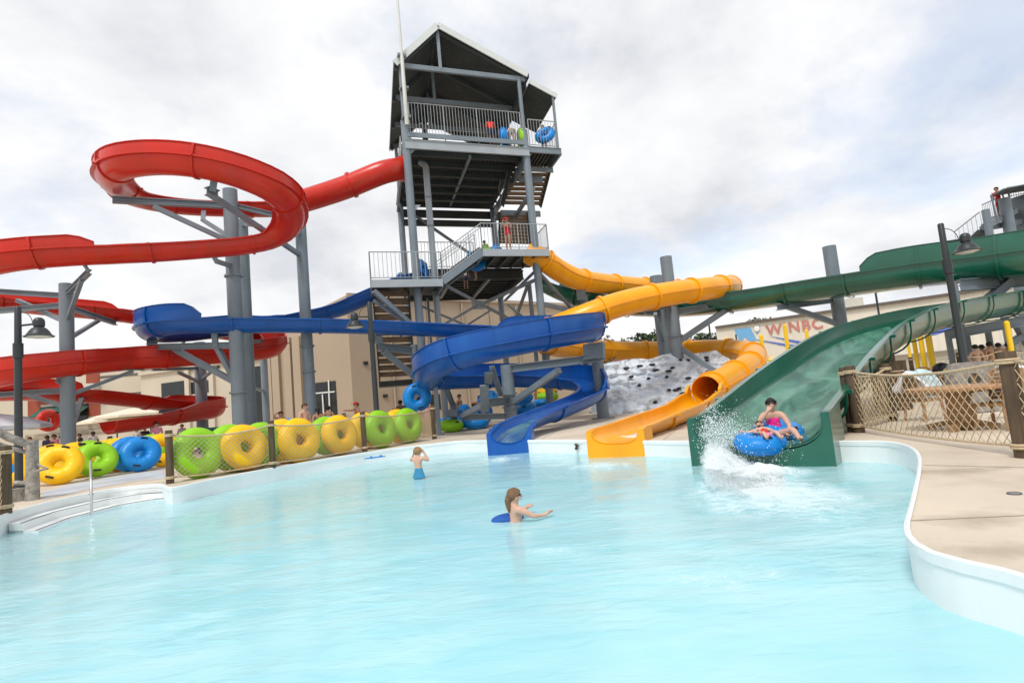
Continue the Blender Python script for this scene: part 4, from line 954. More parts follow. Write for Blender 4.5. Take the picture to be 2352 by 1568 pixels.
# brown round log posts crowding beside the green slide
for i, (x, d, h, l) in enumerate(((2018, 17.2, 1.5, 'brown log bollard nearest the green slide edge'), (2040, 15.8, 1.45, 'tall brown log bollard wound with rope beside the green slide'), (2062, 15.0, 1.32, 'wide tan board panel beside the rope fence corner'), (2034, 19.5, 1.5, 'dark brown log bollard behind the rope wound one'), (2054, 18.6, 1.5, 'dark brown log bollard behind the tan board'), (2022, 14.2, 1.25, 'brown log bollard just behind the rope fence corner'))):
    g = ground(x, 900, d); mb = MB()
    rt = thing('log_bollard', g, l, 'bollard', 'brown log bollards beside the green slide')
    if i == 2: mb.box(g + dz * h / 2, (0.62, 0.10, h)); mb.build('post', 'post_wood', rt)
    else: mb.lathe([(0.16, 0), (0.155, h - 0.05), (0.13, h)], g, 14); mb.build('post', 'post_wood', rt, 40)
    mb = MB(); mb.torus(g + dz * (h - 0.28), 0.175 if i != 2 else 0.2, 0.02, 16, 6); mb.build('rope_lashing', 'rope', rt, 180)
# grey weathered log frame at the left edge
lf = thing('log_gateway', G(75, 1148), 'weathered grey log frame with leaning beam beside the pool steps', 'log frame')
c = G(75, 1148); mb = MB(); mb.tube([c, c + dz * 0.6, c + dz * 1.32], [0.135, 0.125, 0.115], 14); mb.build('post', 'grey_wood', lf, 40)
mb = MB(); mb.tube([c + dz * 1.2, P(20, 1004, 12.4), P(-60, 960, 12.0)], [0.085, 0.085, 0.08], 12); mb.build('beam', 'grey_wood', lf, 60)
mb = MB(); mb.tube([c + dz * 1.02, P(30, 1030, 12.6), P(-40, 1006, 12.2)], [0.05, 0.045, 0.04], 8); mb.build('branch', 'grey_wood', lf, 60)
mb = MB(); mb.tube([c + dz * 0.84, c + V((0.26, -0.02, 0.70)), c + V((0.40, -0.06, 0.66))], [0.03, 0.025, 0.02], 8); mb.tube([c + dz * 0.62, c + V((0.40, -0.06, 0.66))], [0.03, 0.02], 8); mb.build('branch', 'grey_wood', lf, 60)
mb = MB(); mb.tube([c + dz * 0.36, P(35, 1108, 12.8)], [0.06, 0.05], 8); mb.build('branch', 'grey_wood', lf, 60)
mb = MB(); mb.box(G(48, 1150) + dz * 0.14 + V((-0.1, 0, 0)), (0.75, 0.3, 0.28), Matrix.Rotation(0.9, 3, 'Z')); mb.build('kerb_block', 'grey_wood', lf)
# stainless handrail into the pool
hr = thing('pool_handrail', G(209, 1135), 'curved stainless steel handrail going down the pool steps', 'handrail')
a = G(209, 1136); b = P(219, 1196, 12.2); t0 = P(207, 1058, 12.75); t0 = V((a.x, a.y, t0.z))
fw = (G(219, 1230) - a); fw.z = 0; fw.normalize()
pts = [a, a + dz * 0.55, V((a.x, a.y, t0.z - 0.08)), V((a.x, a.y, t0.z - 0.02)) + fw * 0.03, V((a.x, a.y, t0.z)) + fw * 0.10, V((a.x, a.y, t0.z - 0.07)) + fw * 0.2, V((a.x, a.y, 0.35)) + fw * 0.62, V((a.x, a.y, -0.25)) + fw * 0.95, V((a.x, a.y, -0.75)) + fw * 1.05]
mb = MB(); mb.tube([q for q, e in catmull([(p, (0.0,)) for p in pts], 0.05)], 0.025, 12); mb.build('rail', 'stainless', hr, 180)
mb = MB(); mb.lathe([(0.06, 0.0), (0.058, 0.02), (0.028, 0.035)], a, 14); mb.build('floor_flange', 'stainless', hr, 40)
# ---------------------------------------------------------------- street lamps
def lamp_proto(H=4.62):
    root = thing('street_lamp', (0, 0, 0), 'x', 'street lamp')
    mb = MB(); mb.lathe([(0.13, 0), (0.13, 0.25), (0.085, 0.32), (0.078, H * 0.72), (0.070, H - 0.03), (0.05, H)], n=16); mb.build('pole', 'lamp_metal', root, 40)
    mb = MB(); mb.lathe([(0.105, H - 1.28), (0.105, H - 0.92), (0.08, H - 0.90)], n=16); mb.build('collar', 'lamp_metal', root, 40)
    mb = MB(); mb.tube([(0, 0, H - 0.48), (0.30, 0, H - 0.47), (0.42, 0, H - 0.46)], 0.026, 8)
    mb.build('arm', 'lamp_metal', root, 60)
    mb = MB(); mb.tube([(0.05, 0, H - 0.14)] + [(0.05 + 0.30 * math.sin(t), 0, H - 0.46 + 0.32 * math.cos(t)) for t in (0.3, 0.6, 0.9, 1.2, 1.5)], 0.009, 6); mb.build('scroll_rod', 'lamp_metal', root, 60)
    mb = MB(); z0 = H - 0.78; o = V((0.50, 0, 0))
    mb.lathe([(0.31, z0 - 0.012), (0.315, z0), (0.27, z0 + 0.02), (0.24, z0 + 0.06), (0.20, z0 + 0.13), (0.15, z0 + 0.19), (0.105, z0 + 0.22), (0.10, z0 + 0.235), (0.118, z0 + 0.25), (0.12, z0 + 0.36), (0.105, z0 + 0.42), (0.06, z0 + 0.46), (0.01, z0 + 0.47)], o, 24)
    sh = mb.build('lamp_shade', 'lamp_metal', root, 35)
    mb = MB(); mb.lathe([(0.01, z0 - 0.05), (0.14, z0 - 0.045), (0.22, z0 - 0.015), (0.25, z0 - 0.013)], o, 20); mb.build('lens', 'lamp_glass', sh, 40)
    return root
lp0 = lamp_proto()
for i, (x, y, d, rz, s_, l) in enumerate(((41, 712, 13.9, 0.05, 1.0, 'dark street lamp with bell shade in front of the left red loops'), (848, 697, 20.6, PI + 0.1, 1.13, 'dark street lamp with bell shade hanging left in front of the tan building'), (2160, 514, 14.1, -0.12, 1.0, 'dark street lamp with bell shade in front of the green slides'))):
    o = lp0 if i == 0 else copy_tree(lp0); o.location = ground(x, y, d); o.rotation_euler.z = rz; o.scale = (s_,) * 3; tag(o, l, 'street lamp', 'street lamps with bell shades', 'thing')
# mini depth marker and litter on the pool edge
fl = thing('flip_flop', G(862, 1054), 'blue flip flops lying on the pool edge below the net fence', 'flip flops')
for i, (x, y) in enumerate(((850, 1053), (872, 1050))):
    mb = MB(); c = G(x, y); mb.add([c + V((0.13 * math.cos(t) * 1.2, 0.06 * math.sin(t), 0.004)) for t in [k * PI / 8 for k in range(16)]] + [c + V((0.13 * math.cos(t) * 1.2, 0.06 * math.sin(t), 0.028)) for t in [k * PI / 8 for k in range(16)]], [tuple(range(16))[::-1], tuple(range(16, 32))] + [(k, (k + 1) % 16, 16 + (k + 1) % 16, 16 + k) for k in range(16)]); so_ = mb.build('sole', 't_blue', fl)
    mb = MB(); mb.tube([c + V((0.0, 0.06, 0.02)), c + V((0.03, 0.03, 0.06)), c + V((0.08, 0, 0.02)), c + V((0.03, -0.03, 0.06)), c + V((0, -0.06, 0.02))], 0.01, 6); mb.build('strap', 't_blue', so_)
# ---------------------------------------------------------------- people
def skin_mat(name, c): 
    mt = mat(name, c, 0.5, 0.08, 9.0); mt.node_tree.nodes['Principled BSDF'].inputs['Subsurface Weight'].default_value = 0.0; return mt
M['skin_fair'] = skin_mat('fair_skin', (0.60, 0.36, 0.26)); M['skin_tan'] = skin_mat('tanned_skin', (0.42, 0.22, 0.13)); M['skin_dark'] = skin_mat('dark_skin', (0.14, 0.075, 0.05))
for n_, c in dict(hair_brown=(0.07, 0.035, 0.018), hair_blond=(0.30, 0.17, 0.07), hair_black=(0.012, 0.010, 0.010), hair_wet=(0.16, 0.09, 0.045), c_pink=(0.80, 0.015, 0.25), c_red=(0.60, 0.012, 0.02), c_navy=(0.015, 0.02, 0.06), c_teal=(0.02, 0.36, 0.40), c_bluesuit=(0.04, 0.24, 0.42), c_blueshort=(0.006, 0.085, 0.36), c_black=(0.015, 0.015, 0.018), c_white=(0.75, 0.75, 0.75), c_redshirt=(0.85, 0.03, 0.012), c_print=(0.25, 0.42, 0.45), c_pale=(0.75, 0.30, 0.42), c_grey=(0.35, 0.33, 0.36), c_orange=(0.7, 0.25, 0.03), c_lime=(0.30, 0.5, 0.03)).items():
    M[n_] = mat(n_ + '_cloth', c, 0.75, 0.2, 14.0)
def skin_mesh(name, pts, edges, rad, parent, mt, sub=2, org=None):
    """pts: dict joint -> world Vector; rad: joint -> radius; grown into one continuous surface"""
    keys = list(pts); idx = {k: i for i, k in enumerate(keys)}
    o_ = org if org is not None else V((0, 0, 0))
    me = bpy.data.meshes.new(name); me.from_pydata([pts[k] - o_ for k in keys], [(idx[a], idx[b]) for a, b in edges], []); me.update()
    ob = bpy.data.objects.new(name, me); COL.objects.link(ob)
    ob.modifiers.new('s', 'SKIN')
    for k in keys:
        sv = me.skin_vertices[0].data[idx[k]]; r_ = rad[k]; sv.radius = r_ if isinstance(r_, tuple) else (r_, r_); sv.use_root = (idx[k] == 0)
    sm = ob.modifiers.new('u', 'SUBSURF'); sm.levels = sub; sm.render_levels = sub
    dg = bpy.context.evaluated_depsgraph_get(); dg.update()
    m2 = bpy.data.meshes.new_from_object(ob.evaluated_get(dg)); m2.name = name
    bpy.data.objects.remove(ob); bpy.data.meshes.remove(me)
    b_ = bmesh.new(); b_.from_mesh(m2); seen = set(); isl = []
    for v0 in b_.verts:
        if v0 in seen: continue
        st_ = [v0]; seen.add(v0); grp = []
        while st_:
            v1 = st_.pop(); grp.append(v1)
            for e_ in v1.link_edges:
                w_ = e_.other_vert(v1)
                if w_ not in seen: seen.add(w_); st_.append(w_)
        isl.append(grp)
    isl.sort(key=len)
    if len(isl) > 1: print('ISLANDS', name, [len(q_) for q_ in isl])
    for q_ in isl[:-1]:
        if len(q_) < .2 * len(isl[-1]): bmesh.ops.delete(b_, geom=q_, context='VERTS')
    b_.to_mesh(m2); b_.free()
    m2.materials.clear(); m2.materials.append(M[mt]); m2.shade_smooth()
    o2 = bpy.data.objects.new(name, m2); COL.objects.link(o2); o2.parent = parent
    return o2
BASE = dict(pelvis=(0, 0, .525), spine=(0, .004, .615), chest=(0, -.006, .725), neck=(0, -.004, .825), skull=(0, .012, .872), head=(0, .022, .915), crown=(0, .008, .955),
            shL=(-.098, -.004, .805), elL=(-.138, -.02, .635), wrL=(-.150, .03, .492), haL=(-.152, .045, .445), shR=(.098, -.004, .805), elR=(.138, -.02, .635), wrR=(.150, .03, .492), haR=(.152, .045, .445),
            hiL=(-.052, 0, .49), knL=(-.058, .012, .283), anL=(-.060, -.012, .048), toL=(-.070, .075, .018), hiR=(.052, 0, .49), knR=(.058, .012, .283), anR=(.060, -.012, .048), toR=(.070, .075, .018))
RAD = dict(upper=.050, pelvis=.070, spine=.060, chest=.068, neck=.031, skull=.043, head=.056, crown=.034, sh=.040, el=.026, wr=.0175, ha=.020, hi=.056, kn=.036, an=.022, to=.018)
EDG = [('pelvis', 'spine'), ('spine', 'chest'), ('chest', 'upper'), ('upper', 'neck'), ('neck', 'skull'), ('skull', 'head'), ('head', 'crown')] + [e for s in 'LR' for e in (('upper', 'sh' + s), ('sh' + s, 'el' + s), ('el' + s, 'wr' + s), ('wr' + s, 'ha' + s), ('pelvis', 'hi' + s), ('hi' + s, 'kn' + s), ('kn' + s, 'an' + s), ('an' + s, 'to' + s))]
def person(pos, face, height, label, skin='skin_fair', hair='hair_brown', wear=(), pose=None, lean=0.0, fingers=False, long=False, cap=None, group=None, shades=False, fat=1.0, name='person', goggles=None, bun=False, hk=1.0):
    """pos: point on which the person stands; face: direction looked at; pose: joint -> offset position in body units"""
    J = {k: V(v) for k, v in BASE.items()}; J['upper'] = V((0, 0, .785))
    for k, v in (pose or {}).items(): J[k] = V(v)
    J['upper'] = J['chest'].lerp(J['neck'], .60)
    f = V((face[0], face[1], 0)).normalized(); rt = V((f.y, -f.x, 0))
    root = thing(name, pos, label, 'person', group)
    Wd = lambda q: V(pos) + (rt * q.x + f * q.y + dz * q.z) * height
    pts = {k: Wd(q) for k, q in J.items()}
    rad = {k: RAD.get(k, RAD.get(k[:2], .03)) * height * (hk if k in ('head', 'skull', 'crown') else fat if k[:2] != 'ha' else 1) for k in J}
    ed = list(EDG)
    if fingers:
        for s in 'LR':
            w, h = J['wr' + s], J['ha' + s]; t = (h - w).normalized(); sd = t.cross(V((0, 1, 0.2)))
            if sd.length < .1: sd = t.cross(V((1, 0, 0)))
            sd.normalize(); pn = sd.cross(t)
            for i, (o, ln) in enumerate(((-1.5, .036), (-.5, .045), (.5, .048), (1.5, .042))):
                a_, b_ = 'f%d%s' % (i, s), 'g%d%s' % (i, s)
                q0 = h + t * .020 + sd * (o * .0105); J[a_] = q0; J[b_] = q0 + t * ln * .9 + pn * ln * .25
                ed += [('ha' + s, a_), (a_, b_)]; rad[a_] = .0066 * height; rad[b_] = .0052 * height
            J['th' + s] = w.lerp(h, .6) + sd * .024 * (1 if s == 'L' else -1) + t * .01; J['ti' + s] = J['th' + s] + t * .026 + sd * .010 * (1 if s == 'L' else -1)
            ed += [('ha' + s, 'th' + s), ('th' + s, 'ti' + s)]; rad['th' + s] = .0080 * height; rad['ti' + s] = .0060 * height
        pts = {k: Wd(q) for k, q in J.items()}; rad['haL'] = rad['haR'] = .0245 * height
    skin_mesh('body', pts, ed, rad, root, skin, 2, V(pos))
    # head frame
    up = (J['crown'] - J['skull']).normalized(); fwd = V((0, 1, 0)); hd = pose.get('look') if pose else None
    if hd is not None: fwd = V(hd)
    fwd = (fwd - up * fwd.dot(up)).normalized(); sx_ = fwd.cross(up)
    Hm = Matrix((sx_, fwd, up)).transposed(); hc = J['head']
    def hp(x, y, z): return Wd(hc + Hm @ V((x, y, z)) * hk)
    WM = Matrix((rt, f, dz)).transposed() @ Hm
    # nose, ears, eyes, mouth
    mb = MB(); mb.ball(hp(0, .060, -.006), (.010 * height, .014 * height, .016 * height), 8, 6, WM); mb.build('nose', skin, root, 180)
    for s in (-1, 1):
        mb = MB(); mb.ball(hp(s * .057, -.004, -.004), (.008 * height, .013 * height, .020 * height), 8, 6, WM); mb.build('ear', skin, root, 180)
        if not shades: mb = MB(); mb.ball(hp(s * .021, .0515, .010), (.0085 * height, .006 * height, .006 * height), 8, 6, WM); mb.build('eye', 'hair_black', root, 180)
    mb = MB(); mb.ball(hp(0, .053, -.032), (.017 * height, .006 * height, .006 * height), 8, 6, WM); mb.build('mouth', 'c_pale', root, 180)
    if shades:
        mb = MB()
        for s in (-1, 1): mb.ball(hp(s * .024, .054, .010), (.022 * height, .010 * height, .015 * height), 10, 8, WM)
        mb.box(hp(0, .058, .014), (.05 * height, .006 * height, .008 * height), WM)
        for s in (-1, 1): mb.bar(hp(s * .045, .050, .013), hp(s * .060, -.01, .010), .006 * height, .008 * height)
        mb.build('sunglasses', 'c_black', root, 60)
    if goggles:
        mb = MB(); mb.torus(hp(0, 0.0, .012), .060 * height, .006 * height, 24, 6, WM); mb.build('goggles_strap', goggles, root, 180)
    if hair:
        mb = MB(); n_, m_ = 36, 12; vs = []; fs = []
        for j in range(m_ + 1):
            for k in range(n_):
                a = 2 * PI * k / n_; back = 0.5 - 0.5 * math.sin(a)          # 0 in front, 1 at the back
                lim = math.radians(60 + 84 * back); t = lim * j / m_
                rr = .0635 + .0022 * math.sin(18 * a + .5 * j) + .003 * noise.noise(V((a * 2, j * .4, height * 9)))
                q = V((rr * 1.0 * math.sin(t) * math.cos(a), rr * 1.06 * math.sin(t) * math.sin(a), rr * .98 * math.cos(t))) + V((0, -.006, .012))
                vs.append(hp(*q))
        for j in range(m_):
            for k in range(n_): fs.append((j * n_ + k, j * n_ + (k + 1) % n_, (j + 1) * n_ + (k + 1) % n_, (j + 1) * n_ + k))
        mb.add(vs, fs)
        if long:
            mb.tube([hp(0, -.055, .0), hp(0, -.070, -.03), hp(0.004, -.068, -.075), hp(0.006, -.062, -.125)], [.036 * height, .030 * height, .026 * height, .010 * height], 10)
        if bun: mb.ball(hp(0, -.045, .055), .026 * height, 10, 8)
        mb.build('hair', hair, root, 180)
    if cap:
        mb = MB(); mb.lathe([(.066 * height, 0), (.064 * height, .03 * height), (.045 * height, .052 * height), (.005 * height, .060 * height)], n=16)
        vs = [hp(0, 0, .018) + WM @ q for q in mb.v]; mb.v = vs
        mb.box(hp(0, .085, .022), (.085 * height, .07 * height, .008 * height), WM); mb.build('cap', cap, root, 50)
    # clothes: the same limbs grown a little thicker
    def garment(nm, keys_edges, mt, grow, extra=None):
        P2 = {}; r2 = {}; e2 = []
        def jt(k):
            if isinstance(k, str): P2[k] = pts[k]; r2[k] = rad[k] * grow + .004; return k
            a_, b_, t = k; nme = f'{a_}{b_}{t}'; P2[nme] = pts[a_].lerp(pts[b_], t); r2[nme] = (rad[a_] + (rad[b_] - rad[a_]) * t) * grow + .006; return nme
        for a_, b_ in keys_edges: e2.append((jt(a_), jt(b_)))
        skin_mesh(nm, P2, e2, r2, root, mt, 2, V(pos))
    for kind, mt in wear:
        if kind == 'shorts': garment('shorts', [('pelvis', ('pelvis', 'spine', .45))] + [e for s in 'LR' for e in (('pelvis', 'hi' + s), ('hi' + s, ('hi' + s, 'kn' + s, .45)), (('hi' + s, 'kn' + s, .45), ('hi' + s, 'kn' + s, .78)))], mt, 1.10)
        elif kind == 'briefs': garment('swim_briefs', [('pelvis', ('pelvis', 'spine', .3))] + [e for s in 'LR' for e in (('pelvis', 'hi' + s), ('hi' + s, ('hi' + s, 'kn' + s, .12)))], mt, 1.06)
        elif kind == 'suit': garment('swimsuit', [('pelvis', 'spine'), ('spine', 'chest'), ('chest', ('chest', 'neck', .45))] + [e for s in 'LR' for e in (('pelvis', 'hi' + s), ('hi' + s, ('hi' + s, 'kn' + s, .1)))], mt, 1.09)
        elif kind == 'lowsuit': garment('swimsuit', [('pelvis', 'spine'), ('spine', ('spine', 'chest', .6))] + [e for s in 'LR' for e in (('pelvis', 'hi' + s), ('hi' + s, ('hi' + s, 'kn' + s, .1)))], mt, 1.06)
        elif kind == 'top': garment('bikini_top', [(('spine', 'chest', .75), 'chest'), ('chest', ('chest', 'neck', .12))], mt, 1.07)
        elif kind == 'shirt': garment('shirt', [('pelvis', 'spine'), ('spine', 'chest'), ('chest', 'upper')] + [e for s in 'LR' for e in (('upper', 'sh' + s), ('sh' + s, ('sh' + s, 'el' + s, .55)))], mt, 1.13)
    return root
cam_dir = lambda p: V((CAM.x - p.x, CAM.y - p.y, 0)).normalized()
GP = 'people on the deck beside the slides'
def stand(x, d, z=0.0): p = P(x, 900, d); return V((p.x, p.y, z))
up_hand = dict(elR=(.185, .05, .86), wrR=(.09, .09, .955), haR=(.045, .10, .96))
# swimmers -------------------------------------------------
gp_ = G(963, 1100, WZ); s1p = V((gp_.x, gp_.y, WZ - 0.64))
person(s1p, (0.25, 1, 0), 1.36, 'girl in a blue swimsuit seen from behind, both hands raised to her head', 'skin_fair', 'hair_blond', (('lowsuit', 'c_bluesuit'),),
       dict(elL=(-.155, .06, .775), wrL=(-.082, .055, .90), haL=(-.060, .045, .925), elR=(.175, .05, .755), wrR=(.092, .06, .895), haR=(.068, .045, .922), shL=(-.092, 0, .815), shR=(.092, 0, .815), look=(.2, 1, -.1)), fingers=True, bun=True, goggles='c_black', hk=1.14)
gp_ = G(1183, 1196, WZ); s2p = V((gp_.x, gp_.y, WZ - 0.89))
sw2 = person(s2p, (0.85, 0.55, 0), 1.32, 'child with a brown ponytail and goggles wading away in blue shorts', 'skin_fair', 'hair_wet', (('shorts', 'c_blueshort'),),
       dict(elR=(.17, .12, .72), wrR=(.16, .26, .705), haR=(.155, .31, .72), elL=(-.16, .10, .72), wrL=(-.15, .23, .74), haL=(-.148, .275, .755), chest=(0, .02, .725), look=(.3, 1, 0), hiL=(-.06, -.03, .50), hiR=(.06, -.03, .5), pelvis=(0, -.04, .535)), fingers=True, long=True, goggles='c_black', hk=1.16)
c_ = G(1166, 1192, WZ); mb = MB(); mb.ball(c_ + dz * .005, (.23, .15, .075), 18, 10, Matrix.Rotation(.3, 3, 'Z')); mb.build('floating_shorts', 'c_blueshort', sw2, 180)
# riders on the green slide --------------------------------
def ride(x, y, d, z): p = P(x, y, d); return V((p.x, p.y, z))
tube('blue', ride(1744, 1000, 10.3, .05), (0.06, -0.10, 0.99), 'front ring of the two hole blue raft, carrying a child down the green slide', 'double tube on the green slide', 0.4, 0.82)
tube('blue', ride(1786, 972, 11.05, .14), (0.10, -0.22, 0.96), 'rear ring of the blue raft under the woman in pink', 'double tube on the green slide', 0.9, 0.84)
wp = ride(1772, 930, 10.80, 0); wp.z = .70 - .918 * 1.64
person(wp, (-0.35, -1, 0), 1.64, 'woman in sunglasses and a hot pink swimsuit holding her nose on the blue raft', 'skin_fair', 'hair_black', (('suit', 'c_pink'),),
       dict(pelvis=(0, -.02, .575), spine=(0, -.065, .635), chest=(0, -.085, .735), neck=(0, -.075, .83), skull=(0, -.06, .875), head=(0, -.048, .918), crown=(0, -.06, .958),
            shL=(-.10, -.08, .80), shR=(.10, -.08, .80), elL=(-.165, .0, .66), wrL=(-.13, .11, .60), haL=(-.12, .15, .585), elR=(.155, .02, .715), wrR=(.065, .055, .835), haR=(.028, .052, .878),
            hiL=(-.055, .02, .56), hiR=(.055, .02, .56), knL=(-.17, .19, .635), anL=(-.215, .33, .53), toL=(-.225, .39, .57), knR=(.175, .20, .645), anR=(.335, .25, .62), toR=(.385, .27, .665), look=(0, 1, 0)), fingers=True, shades=True, fat=1.12, bun=True)
cp = ride(1758, 985, 10.3, .16 - .575 * 1.12)
person(cp, (-0.10, -1, 0), 1.12, 'small child in a pink and red swimsuit lying in the front of the blue raft', 'skin_fair', 'hair_blond', (('suit', 'c_red'), ('shorts', 'c_pale')),
       dict(pelvis=(0, .0, .575), spine=(0, -.07, .60), chest=(0, -.155, .64), neck=(0, -.225, .685), skull=(0, -.262, .715), head=(0, -.300, .745), crown=(0, -.335, .775),
            shL=(-.085, -.20, .675), shR=(.085, -.20, .675), elL=(-.15, -.10, .64), wrL=(-.11, .0, .65), haL=(-.09, .04, .65), elR=(.15, -.10, .64), wrR=(.12, .0, .65), haR=(.10, .04, .65),
            hiL=(-.05, .05, .57), hiR=(.05, .05, .57), knL=(-.085, .20, .66), anL=(-.095, .42, .57), toL=(-.10, .46, .62), knR=(.10, .20, .66), anR=(.125, .42, .58), toR=(.13, .46, .63), look=(0, .5, 1)), fingers=True)
# tower people ---------------------------------------------
q = TP(1157, 568, 0.35); lg = on(q - EYW * 0.75, zm + 0.005)
person(lg, cam_dir(lg) + V((-0.5, 0, 0)), 1.74, 'lifeguard in a red swimsuit and red visor standing on the middle tower deck', 'skin_tan', 'hair_blond', (('suit', 'c_red'),), dict(elR=(.16, .06, .72), wrR=(.075, .08, .865), haR=(.05, .085, .905), elL=(-.17, .02, .66), wrL=(-.06, .10, .72), haL=(-.02, .11, .73)), long=True, cap='c_red', fingers=True)
zt_ = zt + 0.01
def tpos(x, y, w, z): p = TP(x, y, w); return V((p.x, p.y, z))
bend = dict(spine=(0, .06, .62), chest=(0, .19, .68), neck=(0, .27, .70), skull=(0, .31, .685), head=(0, .345, .665), crown=(0, .375, .645), shL=(-.098, .23, .70), shR=(.098, .23, .70), elL=(-.12, .25, .54), elR=(.12, .25, .54), wrL=(-.10, .30, .42), wrR=(.10, .30, .42), haL=(-.10, .31, .37), haR=(.10, .31, .37))
person(tpos(1130, 318, 0.22, zt_), (-0.2, 1, 0), 1.80, 'person in a bright red shirt bending forward at the top tower rail', 'skin_dark', 'hair_black', (('shirt', 'c_redshirt'), ('shorts', 'c_navy')), dict(bend, chest=(0, .10, .715), neck=(0, .15, .80), skull=(0, .18, .835), head=(0, .20, .87), crown=(0, .21, .905), shL=(-.10, .12, .79), shR=(.10, .12, .79)))
person(tpos(1176, 322, 0.2, zt_), (0.1, 1, 0), 1.72, 'woman in a patterned bikini bending over on the top tower deck', 'skin_fair', 'hair_black', (('briefs', 'c_print'), ('top', 'c_print')), bend)
person(tpos(1250, 330, 0.5, zt_ - 0.02), (-0.6, -1, 0), 1.70, 'person carrying a blue tube on the top stair landing', 'skin_fair', 'hair_black', (('shirt', 'c_navy'), ('shorts', 'c_navy')), dict(elR=(.19, .08, .66), wrR=(.16, .2, .6), haR=(.15, .22, .58), elL=(-.19, .08, .66), wrL=(-.16, .2, .6), haL=(-.15, .22, .58)))
GT = 'tubes carried up the tower'
tube('blue', tpos(1251, 305, 0.25, zt_ + 0.9), (-0.3, -0.85, 0.45), 'blue tube carried on the top stair landing', GT, 0.3)
tube('blue', tpos(1158, 312, 0.35, zt_ + 0.62), (1, -0.1, 0.1), 'blue tube standing on the top deck left of the bikini woman', GT, 0.3)
tube('green', tpos(1199, 316, 0.3, zt_ + 0.62), (1, 0.1, 0.05), 'green tube half hidden by the right tower column on the top deck', GT, 0.8)
tube('blue', tpos(1090, 562, 1.0, zl + 1.45), (0.5, -0.85, 0.2), 'blue tube carried upright on the short tower stair', GT, 0.8)
tube('green', tpos(1117, 560, 1.3, zm + 0.42), (0.2, -0.9, 0.4), 'lime green tube lying on the middle tower deck', GT, 0.2, 0.9)
tube('blue', tpos(1140, 562, 1.2, zm + 0.5), (0.9, -0.4, 0.1), 'blue tube standing behind the lifeguard on the middle deck', GT, 0.2, 0.85)
tube('blue', tpos(966, 600, 1.6, zl + 1.2), (0.95, -0.3, 0.1), 'blue tube behind the left tower column on the low deck', GT, 0.2)
person(tpos(1088, 575, 1.1, zl + 0.45), (-1, -0.3, 0), 1.45, 'child under a blue tube on the short tower stair', 'skin_tan', 'hair_black', (('shorts', 'c_teal'),))
person(tpos(1066, 600, 1.4, zl + 0.05), (0.3, -1, 0), 1.35, 'dark haired child at the foot of the short tower stair', 'skin_dark', 'hair_black', (('shirt', 'c_white'), ('shorts', 'c_navy')))
person(tpos(1113, 560, 1.7, zm), (-0.4, -1, 0), 1.42, 'child in a lime shirt behind the rail of the middle tower deck', 'skin_dark', 'hair_black', (('shirt', 'c_lime'), ('shorts', 'c_navy')))
person(tpos(992, 620, 1.8, zl), (0, -1, 0), 1.3, 'small child behind the rail of the low tower deck', 'skin_tan', 'hair_brown', (('shirt', 'c_grey'), ('shorts', 'c_navy')))
# deck people ----------------------------------------------
person(stand(697, 21.4), (0.9, -0.55, 0), 1.80, 'pale shirtless teenage boy in dark shorts looking right behind the yellow tubes', 'skin_fair', 'hair_brown', (('shorts', 'c_black'),), dict(look=(-.6, 1, 0)), fat=0.95)
person(stand(642, 24.5), (0.5, -1, 0), 1.62, 'girl in turquoise bikini with one hand to her forehead behind the tubes', 'skin_tan', 'hair_brown', (('briefs', 'c_teal'), ('top', 'c_teal')), up_hand, long=True)
person(stand(727, 23.0), (-0.6, 1, 0), 1.60, 'woman in a striped bikini top seen from behind beside the shirtless boy', 'skin_tan', 'hair_black', (('top', 'c_navy'), ('briefs', 'c_black')), long=True)
person(stand(751, 23.6), (-0.5, 1, 0), 1.66, 'tanned boy in orange shorts in front of the glass door', 'skin_tan', 'hair_black', (('shorts', 'c_orange'),))
person(stand(818, 24.6), (-1, -0.4, 0), 1.72, 'lifeguard girl in a red cap pointing left behind the tubes', 'skin_tan', 'hair_brown', (('suit', 'c_red'),), dict(elR=(.12, .15, .79), wrR=(.10, .29, .80), haR=(.10, .34, .80)), cap='c_red')
person(stand(917, 27.0), (0.1, 1, 0), 1.66, 'woman in a dark swimsuit walking away left of the raised blue tube', 'skin_dark', 'hair_black', (('suit', 'c_black'),), bun=True)
person(stand(961, 23.9), (0.0, 1, 0), 1.66, 'person holding the blue tube overhead by the end fence post', 'skin_tan', 'hair_brown', (('suit', 'c_black'),), dict(elL=(-.20, .02, .90), wrL=(-.21, .03, 1.03), haL=(-.20, .03, 1.07), elR=(.20, .02, .90), wrR=(.21, .03, 1.03), haR=(.20, .03, 1.07)))
person(stand(978, 25.0), (-0.6, -0.8, 0), 1.62, 'girl in pale swimwear just behind the slim square post', 'skin_fair', 'hair_blond', (('suit', 'c_pale'),))
person(stand(1053, 28.6), (0.8, -0.4, 0), 1.70, 'shirtless man in black shorts under the blue coil beside the tubes', 'skin_tan', 'hair_black', (('shorts', 'c_black'),))
person(stand(1100, 30.0), (-0.5, -0.8, 0), 1.66, 'shirtless man bending over the blue tubes under the coil', 'skin_tan', 'hair_brown', (('shorts', 'c_navy'),), bend)
person(stand(1232, 33.0), (-0.8, -0.5, 0), 1.68, 'person in orange under the rear bend of the blue coil', 'skin_tan', 'hair_black', (('shirt', 'c_orange'), ('shorts', 'c_black')))
person(stand(357, 25.6), (0.6, -0.8, 0), 1.66, 'woman in a pale pink swim dress standing behind the left rope fence', 'skin_fair', 'hair_brown', (('shirt', 'c_pale'), ('shorts', 'c_pale')))
